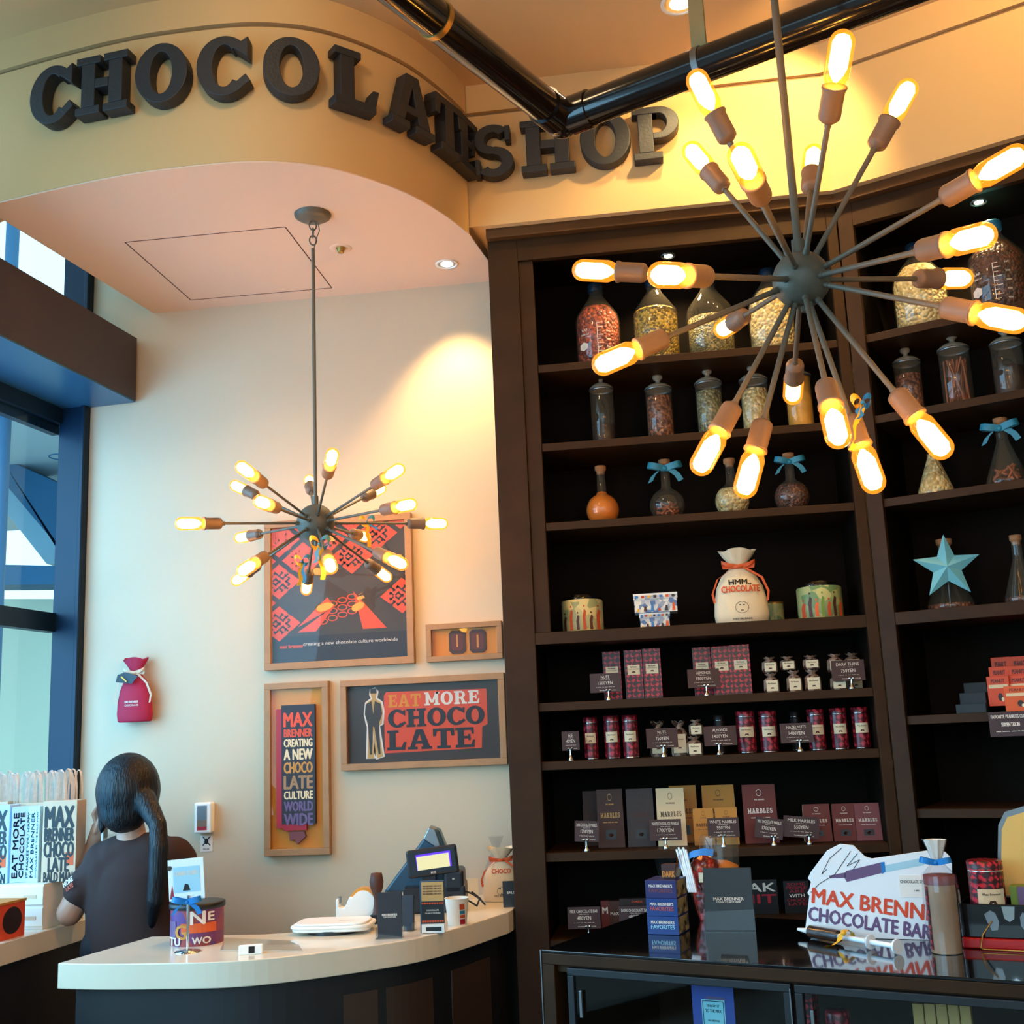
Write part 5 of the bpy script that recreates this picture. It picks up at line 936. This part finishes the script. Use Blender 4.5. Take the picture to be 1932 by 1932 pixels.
# ================================================================ GLASS DISPLAY CASE IN THE FOREGROUND
CA = math.radians(23.3); CO = Vector((-.427, 3.42, 0)); CX = Vector((math.cos(CA), -math.sin(CA), 0)); CY = Vector((math.sin(CA), math.cos(CA), 0))
t = thing('display_case', 'black glass-topped display case in the lower right foreground', 'display case', CO, -CA); CW, CD = 2.0, .70
m = Q('wood'); m.box(0, CW, 0, CD, .962, .992); m.box(0, .04, 0, CD, .08, .962); m.box(CW-.04, CW, 0, CD, .08, .962); m.box(0, CW, CD-.02, CD, .08, .962); m.box(0, CW, 0, CD, 0, .10); m.box(0.04, CW-.04, .018, .03, .94, .962); m.build('carcass', t, bevel=.002)
m = Q('blackg'); m.box(0, CW, .0, CD, .9925, 1.0); m.build('glass_top', t, bevel=.0015)
m = Q('steel'); m.box(-.003, .0, -.003, .002, .08, 1.0); m.build('edge_highlight', t)  # bright highlight along the corner post, put in as a steel sliver
m = Q('cbase'); m.box(.04, CW-.04, .03, CD-.03, .60, .612); m.build('inner_shelf', t)
def cdoor(x0, x1, label=None):
    m = Q('cbase'); f = .02; z0, z1 = .12, .957
    m.box(x0, x1, -.004, .016, z1-f, z1); m.box(x0, x1, -.004, .016, z0, z0+f); m.box(x0, x0+f, -.004, .016, z0+f, z1-f); m.box(x1-f, x1, -.004, .016, z0+f, z1-f); d = m.build('door', t, bevel=.002)
    m = Q('tintglass'); m.box(x0+f, x1-f, .004, .007, z0+f, z1-f); m.build('glass_pane', d); m = Q('steel'); m.box(x0+f+.018, x0+f+.026, -.010, -.002, .83, .90); m.build('handle', d, bevel=.001); m = Q('steel'); m.box(x1-f*.0-.003, x1, -.006, -.004, z0, z1-.01); m.build('door_highlight', d)  # last sliver of steel stands in for the highlight on the door edge
xs = [sx(x, .9, CO, CX) for x in (1075, 1498)]; s0, s1_ = [(q-CO).dot(CX) for q in xs]
cdoor(s0-.005, s1_-.004); cdoor(s1_+.006, s1_+.006+(s1_-s0)); cdoor(s1_+.016+(s1_-s0), CW-.045)
def cs(x, z, d): return sx(x, z, CO+CY*d, CX)
# inside the case
zz = .612
p = cs(1360, zz, .06); h = hz(p, 1860); t = thing('leaflet_card', 'blue leaflet reading ENJOY IT TO THE MAX inside the display case', 'leaflet', p, -CA+.05); a = wd(p, 42)
m = Q('leaflet'); m.box(-a, a, 0, .003, 0, h); m.build('card', t); m = Q('purple'); m.at((0, 0, h-a*1.2)); m.flat([(-a*.55, -a*.62), (a*.35, -a*.6), (a*.6, a*.72), (-a*.3, a*.75)], -.0004); m.m('leafpale').flat(bx(-a*.55, -a*.55, a*.55, a*.6), -.0008); m.m('navy')
for q in (bx(-a*.5, -a*.5, a*.5, -a*.47), bx(-a*.5, a*.52, a*.5, a*.55), bx(-a*.5, -a*.5, -a*.47, a*.55), bx(a*.47, -a*.5, a*.5, a*.55)): m.flat(q, -.001)
m.text('ENJOY IT', 0, a*.32, a*.14, -.001, w=a*.6).text('TO THE MAX', 0, a*.12, a*.14, -.001, w=a*.76).text('MAX BRENNER', 0, -a*.3, a*.08, -.001, w=a*.55); m.build('print', t)
p = cs(1540, zz, .16); h = hz(p, 1874); t = thing('tall_box', 'tall red patterned box standing inside the display case', 'box', p, -CA); a = wd(p, 11); m = Q('maroon'); m.box(-a, a, 0, .05, 0, h); m.build('carton', t, bevel=.001); m = Q('cream'); m.box(-a*.6, a*.6, -.001, 0, h*.5, h*.65); m.build('label_sticker', t)
p = cs(1598, zz, .12); tin(p, zz, 46, 1906, 'red patterned tin with cream lid label inside the display case', group=None)
m = Q('cream'); 
for k in range(5):
    p = cs(1755+k*23, zz, .14); h = hz(p, 1894); t = thing('chocolate_bar', ['leftmost', 'second', 'third', 'fourth', 'rightmost'][k]+' tan wrapped bar in the row inside the display case', 'chocolate bar', p, -CA, 'tan bars inside the display case'); a = wd(p, 10); m = Q('tan'); m.box(-a, a, 0, .02, 0, h); m.build('wrapper', t, bevel=.002); m = Q('brown'); m.box(-a*.6, a*.6, -.0006, 0, h*.3, h*.7); m.build('band', t)
# on top of the case
RZC = -CA+.30
p = atz(1252, 1764, 1.0); p0 = p
W_ = wd(p, 60)/2/math.cos(.3)*.98; hb = hz(p, 1661)/3; nm = ('lowest', 'middle', 'top')
for i in range(3):
    t = thing('favorites_box', nm[i]+' box of the three stacked blue FAVORITES boxes on the display case', 'box', (p.x, p.y, 1.0005+hb*i), -CA+.1, 'stacked FAVORITES boxes')
    m = Q(('favbox2', 'favbox2', 'favbox')[i]); m.box(-W_, W_, 0, .105, 0.0003, hb-.0006); m.m('favside').box(W_-.001, W_+.0006, .004, .1, .003, hb-.003); m.build('carton', t, bevel=.0015)
    m = Q('print'); m.text("MAX BRENNER'S", 0, hb*.68, hb*.17, -.0006, w=W_*1.5, bold=.022); m.m(('palesky', 'redprint', 'marbrose')[i]).slab('FAVORITES'.replace('F', 'E').replace('V', 'A').replace('I', 'T') if 0 else 'E'*0+'', 0, 0, 1, 0) if 0 else m.m(('palesky', 'redprint', 'marbrose')[i]).text('FAVORITES', 0, hb*.42, hb*.22, -.0006, w=W_*1.5, bold=.022); m.build('lettering', t)
pt = Vector((p.x, p.y, 1.001+hb*3))
t = thing('dark_chocolate_cup', 'clear small box with brown label reading DARK on top of the stacked boxes', 'box', pt+CY*.05+Vector((.01, 0, 0)), -CA+.1); a = wd(p, 16); h = wd(p, 42)
m = Q('cello'); m.add([(-a, -a, 0), (a, -a, 0), (a, a, 0), (-a, a, 0), (-a*1.5, -a*1.2, h), (a*1.4, -a*1.2, h), (a*1.4, a*1.2, h), (-a*1.5, a*1.2, h)], [(0, 1, 5, 4), (1, 2, 6, 5), (2, 3, 7, 6), (3, 0, 4, 7)]); m.build('clear_wrap', t)
m = Q('brown'); m.box(-a*.8, a*.95, -a*.7, a*.7, 0.0005, h*.62); m.m('mountorange').text('DARK', a*.08, h*.2, h*.26, -a*.7-.0006, w=a*1.55, bold=.022); m.build('label_block', t)
# candy bag with blue ribbon and straws
p = atz(1334, 1738, 1.0); zt = hz(p, 1600); t = thing('candy_gift_bag', 'clear gift bag of red candy tied with blue ribbon and white straws', 'gift bag', p+CY*.02, -CA)
h = zt*1.0; m = Q('redcandy'); m.lathe([(.03, .001), (.045, h*.3), (.05, h*.6), (.04, h*.82), (.01, h*.9), (0, h*.92)], 18); m.build('candy', t)
m = Q('cello'); m.lathe([(.036, 0), (.055, h*.35), (.058, h*.7), (.03, h*.9), (.014, h*.95), (.045, h*1.08), (.05, h*1.1)], 13, smooth=False, cap=False); m.build('wrapper', t)
m = Q('teal'); m.m('blue'); m.band([(-.05, -.04, h*.86), (-.02, -.06, h*.93), (.02, -.06, h*.97), (.05, -.05, h*.95)], (0, .01, .02)); m.band([(-.05, -.05, h*.87), (-.066, -.06, h*.78), (-.07, -.06, h*.72)], (.014, 0, .006)); m.build('ribbon', t)
for k in range(5): m = Q('palewhite'); m.cyl((-.075+.008*k, -.05, h*(.99+.03*(k % 2))), (-.03+.006*k, -.075, h*.42), .0036, n=8); m.build('straw', t)
m = Q('cream'); m.box(.0, .05, -.062, -.058, h*.55, h*.68); m.build('label_tag', t)
p = atz(1360, 1734, 1.0); t = thing('glass_candy_jar', 'upright clear glass jar with silver knob and orange sweets behind the black menu', 'jar', p+CY*.03, -CA); h = hz(t.location, 1574); r = wd(p, 37)
m = Q('glass'); m.lathe([(r*.9, 0), (r, .006), (r*.98, h*.97), (r*.9, h)], 30, cap=False); m.build('glass_body', t); m = Q('mountorange'); m.lathe([(r*.85, .004), (r*.93, .01), (r*.93, h*.62), (r*.4, h*.68), (0, h*.66)], 20); m.build('sweets', t)
m = Q('chrome'); m.ball((-r*.3, -r*1.0, h*.72), r*.32, 18, (1, .5, 1)); m.build('knob', t)
# black menu holder
p = atz(1378, 1758, 1.0); menu_holder(p, wd(p, 92), hz(p, 1640), -CA+.28, 'black menu in a clear acrylic holder in the middle of the display case top', two=True, lean=.12)
# shaped sign board
pL, pR = atz(1531, 1769, 1.0), atz(1755, 1774, 1.0); ex = (pR-pL).normalized(); rz = math.atan2(ex.y, ex.x)
t = thing('shaped_sign_board', 'white cut-out sign board reading MAX BRENNER CHOCOLATE BAR on the display case', 'sign', pL, rz)
nrm = Vector((-ex.y, ex.x, 0))
def bd(x, y):      # board coordinates of a picture point
    d = ray(x, y); q = EYE+d*((pL-EYE).dot(nrm)/d.dot(nrm)); return ((q-pL).dot(ex), q.z-1.0)
O = [bd(*q) for q in [(1519, 1755), (1527, 1690), (1523, 1685), (1527, 1678), (1530, 1664), (1524, 1657), (1530, 1645), (1560, 1605), (1585, 1592), (1610, 1595), (1632, 1616), (1645, 1620), (1755, 1604), (1783, 1607), (1792, 1616), (1796, 1630), (1800, 1785), (1755, 1776), (1531, 1770)]][::-1]
O = [(x, max(.001, z)) for x, z in O]
m = Q('palewhite'); m.prism(O[::-1] if sum((O[i-1][0]*O[i][1]-O[i][0]*O[i-1][1]) for i in range(len(O))) < 0 else O, 0, .006); m.build('board', t, bevel=.0008)
def btext(m, s, x0, y0, x1, y1, hpx, y=-.0008):     # baseline-centre text between two picture points
    a, b = Vector(bd(x0, y0)), Vector(bd(x1, y1)); c = (a+b)/2; dd = b-a; m.text(s, c.x, c.y, wd(pL, hpx), y, w=dd.length, bold=.022, rot=math.atan2(dd.y, dd.x))
m = Q('posterred'); btext(m, 'MAX BRENNER', 1533, 1689, 1790, 1728, 27); m.m('purple'); btext(m, 'CHOCOLATE BAR', 1526, 1723, 1757, 1760, 25); m.build('lettering', t)
m = Q('purple')
def bpoly(m, pts, y):
    q = [bd(*p) for p in pts]; ar = sum(q[i-1][0]*q[i][1]-q[i][0]*q[i-1][1] for i in range(len(q))); m.flat(q if ar > 0 else q[::-1], y)
bpoly(m, [(1597, 1643), (1662, 1627), (1668, 1632), (1668, 1646), (1598, 1664), (1593, 1656), (1593, 1648)], -.0006); bpoly(m, [(1564, 1652), (1595, 1646), (1596, 1656), (1566, 1657)], -.0006); m.m('palesky'); bpoly(m, [(1668, 1633), (1742, 1618), (1744, 1632), (1670, 1646)], -.0005); m.m('blue'); bpoly(m, [(1661, 1627), (1669, 1626), (1671, 1645), (1664, 1649)], -.0008); m.build('syringe_picture', t)
m = Q('posterdark2')
for pts in ([(1588, 1600), (1565, 1620), (1550, 1650), (1560, 1640)], [(1605, 1606), (1575, 1650), (1545, 1668), (1530, 1684)], [(1618, 1610), (1598, 1634), (1622, 1622), (1610, 1640)]):
    for q, r_ in zip(pts, pts[1:]):
        a, b = Vector(bd(*q)), Vector(bd(*r_)); n_ = (b-a).normalized(); n_ = Vector((-n_.y, n_.x))*.0009; m.flat([tuple(a-n_), tuple(b-n_), tuple(b+n_), tuple(a+n_)], -.0007)
m.build('pen_scribble', t)
m = Q('white'); x, z = bd(1722, 1672); m.box(x-.036, x+.036, -.0012, 0, z-.03, z+.03); m.m('black').text('CHOCOLATE SY', x-.002, z+.012, .008, -.0016, w=.06, bold=.022).text('1,800', x+.01, z-.012, .005, -.0016); m.build('price_sticker', t)
# syringe with yellow ribbon
pa, pb = atz(1506, 1757, 1.014), atz(1702, 1792, 1.014); d = (pb-pa).normalized(); rz = math.atan2(d.y, d.x); L = (pb-pa).length
t = thing('chocolate_syringe', 'clear syringe of dark chocolate with a yellow ribbon lying before the sign board', 'syringe', (pa.x, pa.y, 1.0195), rz)
m = Q('darkbrown'); m.cyl((L*.13, 0, 0), (L*.42, 0, 0), .0165, n=20); m.build('chocolate_fill', t); m = Q('acrylic'); m.cyl((L*.12, 0, 0), (L*.72, 0, 0), .019, n=20); m.build('barrel', t)
m = Q('white'); m.cyl((0, 0, 0), (L*.12, 0, 0), .004, .009, n=14); m.build('nozzle', t); m = Q('palewhite'); m.cyl((L*.42, 0, 0), (L*.95, 0, 0), .007, n=12); m.cyl((L*.95, 0, 0), (L*.965, 0, 0), .019, n=20); m.cyl((L*.71, 0, 0), (L*.725, 0, 0), .019, n=20); m.build('plunger', t)
m = Q('yellow'); x = L*.5; m.band([(x, -.021, .012), (x-.004, -.026, -.004), (x-.02, -.04, -.0185), (x-.03, -.06, -.0185)], (.022, .0, .008)); m.band([(x, -.02, .012), (x, 0, .022), (x, .02, .012), (x, .022, 0)], (.016, 0, 0)); m.ball((x+.006, -.018, .016), .008, 10); m.build('yellow_ribbon', t)
# bagged tin
p = atz(1784, 1800, 1.0); t = thing('wrapped_gift_tin', 'tall clear gift bag with brown tin and blue bow in front of the sign board', 'gift bag', p+CY*.02, -CA); r = wd(p, 31); zb = hz(p, 1652); zn = hz(p, 1628); ztp = hz(p, 1584)
m = Q('tantin').lathe([(r*.9, .002), (r*.9, zb*.9)], 26); m.m('marbrose').lathe([(r*.93, zb*.88), (r*.93, zb), (0, zb)], 26); m.build('tin', t)
m = Q('maroon'); m.at((0, 0, 0)); 
m.fn = lambda q: Vector((q.x, -math.sqrt(max(0, (r*.915)**2-q.x**2)), q.z))
for k in range(3): m.flat(bx(-r*.9+r*.1*k, .01, -r*.9+r*.1*(k+1), zb*.86), 0)
m.build('red_band', t)
m = Q('cello'); nn = 22; vs = []
PR = [(r*1.05, 0), (r*1.08, zb*.3), (r*1.05, zb*.8), (r*.98, zb*1.0), (r*.25, zn), (r*.6, ztp*.96), (r*.72, ztp)]
for r_, z_ in PR:
    for k in range(nn): f = 1+.06*(k % 2)*(1 if z_ < zn else 2.5); vs.append((r_*f*math.cos(6.2832*k/nn), r_*f*math.sin(6.2832*k/nn), z_))
m.add(vs, [(i*nn+k, i*nn+(k+1) % nn, (i+1)*nn+(k+1) % nn, (i+1)*nn+k) for i in range(len(PR)-1) for k in range(nn)]); m.build('clear_wrapper', t)
m = Q('paper'); nn = 16; m.add([((r*.2 if j == 0 else r*.62)*(1+.15*(k % 2))*math.cos(6.2832*k/nn), (r*.2 if j == 0 else r*.5)*(1+.15*(k % 2))*math.sin(6.2832*k/nn), zn if j == 0 else ztp*.995) for j in (0, 1) for k in range(nn)], [(k, (k+1) % nn, nn+(k+1) % nn, nn+k) for k in range(nn)]); m.build('gathered_top', t)
bow(t, (0, -r*.4, zn), r*.95, 'blue', 'blue', tails=0)
m = Q('kraft'); 
# suitcase with tin
pc = atz(1915, 1792, 1.0); cz = 1.0005
t = thing('red_tray', 'red tray edge under the black lunch case at the right edge', 'tray', (pc.x, pc.y, cz), -CA+.05); x0 = -wd(pc, 92)
m = Q('suitred'); m.box(x0, .2, -.012, .15, 0, .026); m.build('tray_body', t, bevel=.004)
t = thing('black_lunch_case', 'open black tin lunch case with cream lid, clasps and wire handle at the right edge', 'case', (pc.x, pc.y, cz+.0265), -CA+.05); hh = .085
m = Q('navy'); m.m('blackg').box(x0, .19, .0, .006, 0, hh); m.box(x0, .19, .13, .136, 0, hh); m.box(x0, x0+.006, .006, .13, 0, hh); m.box(.184, .19, .006, .13, 0, hh); m.box(x0, .19, 0, .136, 0, .004); m.build('case_body', t, bevel=.002)
m = Q('steel'); lid = [(-.045, 0), (.19, 0), (.19, .24), (.05, .24), (.0, .225), (-.02, .19)]
m.m('steel').at((0, .14, hh)); m.prism(lid, 0, .02); m.m('lidcream').prism([(x*.9+.006, z*.92+.004) for x, z in lid], -.003, .002); m.build('lid', t)
m = Q('steel'); m.prism([(-.05, hh*.82), (-.065, hh*.7), (-.06, hh*.5), (-.05, hh*.22), (-.035, hh*.25), (-.03, hh*.5), (-.038, hh*.75)], -.004, 0); m.build('handle_plate', t); m = Q('chrome'); m.prism([(-.02, hh*.95), (.012, hh*.95), (.008, hh*.6), (-.004, hh*.5), (-.016, hh*.6)], -.006, 0); m.build('clasp', t)
m = Q('steel'); m.prism([(.03, hh*.8), (.022, hh*.65), (.022, hh*.4), (.035, hh*.15), (.05, hh*.5)], -.004, 0); m.build('handle_plate', t)
m = Q('clampgold'); m.tube([(-.048, -.008, hh*.5), (-.072, -.025, .01), (-.078, -.035, -.02), (-.07, -.04, -.0225), (.03, -.04, -.0225), (.06, -.02, .01)], .002, 8); m.build('wire_handle', t)
pt = Vector((pc.x, pc.y, cz+.0265+.0045))+CX*(-.045)+CY*.06
ptz = Vector((pt.x, pt.y, pt.z)); q = sx(1872, pt.z, pt, CX); q.z = pt.z; tin(q, 0, 66, 1622, 'stout red patterned tin standing in the black lunch case', mat='maroon', group=None, lidc='maroon')
q2 = sx(1930, pt.z, pt, CX); q2.z = pt.z; t = thing('small_gift_box', 'small green and purple box inside the black lunch case at the right edge', 'box', q2, -CA); hq = hz(q2, 1672); m = Q('green'); m.box(-.02, .05, 0, .04, 0, hq); m.m('purple').box(.0, .05, -.01, 0, hq*.3, hq); m.m('cream').box(-.002, .05, -.011, -.01, hq*.1, hq*.3); m.build('carton', t, bevel=.002)
# ================================================================ PERSON BEHIND THE COUNTER
def body(name, parts, mat, parent, vox, smooth=4):
    m = Q(mat)
    for q in parts:
        if q[0] == 'loft': q[2](m, q[1])
        elif len(q) == 3: m.ball(q[0], q[1], 16, q[2])
        else:
            a, b, ra, rb = q; m.ball(a, ra, 14); m.ball(b, rb, 14); m.cyl(a, b, ra, rb, n=14)
    o = m.build(name, parent); r = o.modifiers.new('r', 'REMESH'); r.mode = 'VOXEL'; r.voxel_size = vox; r.use_smooth_shade = True
    s = o.modifiers.new('s', 'SMOOTH'); s.factor = .6; s.iterations = smooth; return o
PY = 4.06
def P3(x, y, dy=0): q = at(x, y, PY+dy); return Vector((q.x, q.y, q.z))
head = P3(246, 1500, .0); per = thing('person', 'person with black ponytail and dark brown T-shirt, seen from behind, phone at left ear', 'person', (head.x, PY, 0))
off = per.location
def L_(v): return Vector(v)-off
hd = L_(head); neck = L_(P3(246, 1560, -.01)); nb = L_(P3(250, 1592, -.01))
shL, shR = L_(P3(188, 1628, 0)), L_(P3(336, 1618, .0)); elb = L_(P3(131, 1722, -.03)); el2 = elb+Vector((.01, .0, .0)); hand = L_(P3(188, 1562, .05)); wr = L_(P3(172, 1602, .06))
elR = L_(P3(362, 1740, .05)); haR = elR+Vector((-.10, .22, .05)); hip = Vector((.02, .0, .92))
parts = [(hd+Vector((0, .01, .0)), .092, (.86, 1.05, 1.12)), (hd+Vector((0, .045, -.05)), .062, (.9, 1, 1)), (neck, nb, .05, .056), (shL, shR, .06, .06), (nb+Vector((0, .02, -.05)), hip+Vector((0, 0, .1)), .075, .1), (shL, elb, .052, .046), (elb, wr, .043, .027), (shR, elR, .052, .042), (elR, haR, .04, .026)]
parts += [(hip+Vector((s*.09, 0, 0)), Vector((s*.1+.02, .01, .5)), .085, .055) for s in (-1, 1)]+[(Vector((s*.1+.02, .01, .5)), Vector((s*.1+.02, -.01, .1)), .055, .038) for s in (-1, 1)]
parts += [(hd+Vector((0, .108, -.012)), .014, (1, 1.2, 1.6)), (hd+Vector((-.082, .0, -.015)), .02, (.5, .9, 1.5)), (hd+Vector((.082, .0, -.015)), .02, (.5, .9, 1.5)), (hd+Vector((0, .1, -.055)), .012, (1.8, .8, .7))]
parts.append((wr, hand, .026, .03)); parts.append((hand, .03, (.6, 1.1, 1.2)))
for i, (fy, fl_) in enumerate(((-.026, .058), (-.009, .066), (.009, .064), (.026, .05))):
    a = hand+Vector((.0, fy, .02)); b_ = a+Vector((-.012, fy*.1, fl_*.55)); c_ = b_+Vector((.016, 0, fl_*.45)); parts += [(a, b_, .0088, .008), (b_, c_, .008, .0066)]
parts += [(hand+Vector((.0, -.03, -.01)), hand+Vector((.018, -.045, .022)), .0105, .009), (hand+Vector((.018, -.045, .022)), hand+Vector((.022, -.04, .045)), .009, .0075)]
for i in range(4): a = haR+Vector((-.02+.013*i, .03, 0)); parts += [(haR, a, .02, .0085), (a, a+Vector((0, .05, -.012)), .0085, .007)]
parts.append((haR, haR+Vector((-.035, .03, .0)), .014, .008))
body('body', parts, 'skin', per, .0055, 3)
for s in (-1, 1):
    m = Q('white'); m.ball(hd+Vector((s*.032, .093, .012)), .012, 12); m.build('eye', per)
# hair: cap, side lock and ponytail
hp = [(hd+Vector((0, -.018, .018)), .113, (1.02, 1.0, 1.2)), (hd+Vector((0.0, -.045, -.045)), .092, (1.0, .8, .95)), (hd+Vector((-.075, .01, -.02)), .04, (.7, 1, 1.6)), (hd+Vector((.075, .0, -.02)), .04, (.7, 1, 1.6))]
pt_ = [P3(274, 1512, -.07), P3(298, 1556, -.11), P3(300, 1600, -.13), P3(298, 1650, -.13), P3(293, 1700, -.13), P3(286, 1745, -.12)]
for a, b_, ra, rb in zip(pt_, pt_[1:], (.042, .031, .034, .034, .030), (.031, .034, .034, .030, .014)): hp.append((L_(a), L_(b_), ra, rb))
sl = [P3(196, 1505, .0), P3(196, 1535, -.01), P3(193, 1562, -.01), P3(190, 1574, -.01)]
for a, b_, ra, rb in zip(sl, sl[1:], (.03, .022, .014), (.022, .014, .004)): hp.append((L_(a), L_(b_), ra, rb))
body('hair', hp, 'hair', per, .007, 5)
# T-shirt
tp = [(shL+Vector((.02, 0, .0)), shR-Vector((.02, 0, 0)), .078, .076), (L_(P3(225, 1622)), L_(P3(288, 1616)), .088, .088), (shL+Vector((.04, 0, -.02)), Vector((-.05, 0, 1.0)), .09, .1), (shR+Vector((-.04, 0, -.02)), Vector((.10, 0, 1.0)), .09, .1), (shL+Vector((.02, 0, -.01)), shL*.45+elb*.55, .071, .069), (shR+Vector((0, 0, -.01)), shR*.5+elR*.5, .068, .062), (L_(P3(252, 1595, 0)), .07, (1.5, 1.1, .6))]
def loft(m, secs, n=28):
    vs = [(c.x+rx*math.cos(6.28319*k/n), c.y+ry*math.sin(6.28319*k/n), c.z) for c, rx, ry in secs for k in range(n)]
    m.add(vs, [(i*n+k, i*n+(k+1) % n, (i+1)*n+(k+1) % n, (i+1)*n+k) for i in range(len(secs)-1) for k in range(n)]+[tuple(range(n-1, -1, -1)), tuple(range((len(secs)-1)*n, len(secs)*n))], True)
secs = []
for x0, x1, y, ry in ((154, 352, 1935, .135), (158, 350, 1870, .132), (162, 347, 1800, .125), (166, 346, 1740, .12), (170, 348, 1690, .118), (176, 348, 1645, .11), (190, 336, 1612, .09), (208, 300, 1592, .07)):
    a, b_ = L_(P3(x0, y)), L_(P3(x1, y)); secs.append(((a+b_)/2, (b_.x-a.x)/2, ry))
tp.append(('loft', secs, loft, 0))
body('t_shirt', tp, 'shirt', per, .009, 6)
sc = L_(P3(141, 1672, -.02)); sd = (elb-shL).normalized()
m = Q('print'); m.at(sc+Vector((.012, -.064, .012)), -.4, ry=-.5); m.text('MORE', 0, .012, .017, 0, w=.055, bold=.022); m.m('redprint').text('LATE', .0, -.008, .015, 0, w=.04, bold=.022); m.build('sleeve_print', per)
m = Q('trouser')
tr = [(hip+Vector((0, 0, .02)), .13, (1.3, .95, 1))]+[(hip+Vector((s*.09, 0, 0)), Vector((s*.1+.02, .01, .5)), .1, .075) for s in (-1, 1)]+[(Vector((s*.1+.02, .01, .5)), Vector((s*.1+.02, -.01, .12)), .075, .06) for s in (-1, 1)]
body('trousers', tr, 'trouser', per, .012, 4)
for s in (-1, 1): m = Q('black'); m.ball((s*.1+.02, .05, .045), .05, 16, (.9, 2.1, .9)); m.build('shoe', per)
t = thing('mobile_phone', 'white phone held to the ear of the person', 'phone', off+hand+Vector((.026, -.012, .02)), .25); m = Q('phone'); m.box(-.004, .004, -.034, .034, -.065, .055); m.build('phone_body', t, bevel=.003); m = Q('black'); m.box(.0041, .0046, -.03, .03, -.055, .045); m.build('screen', t)
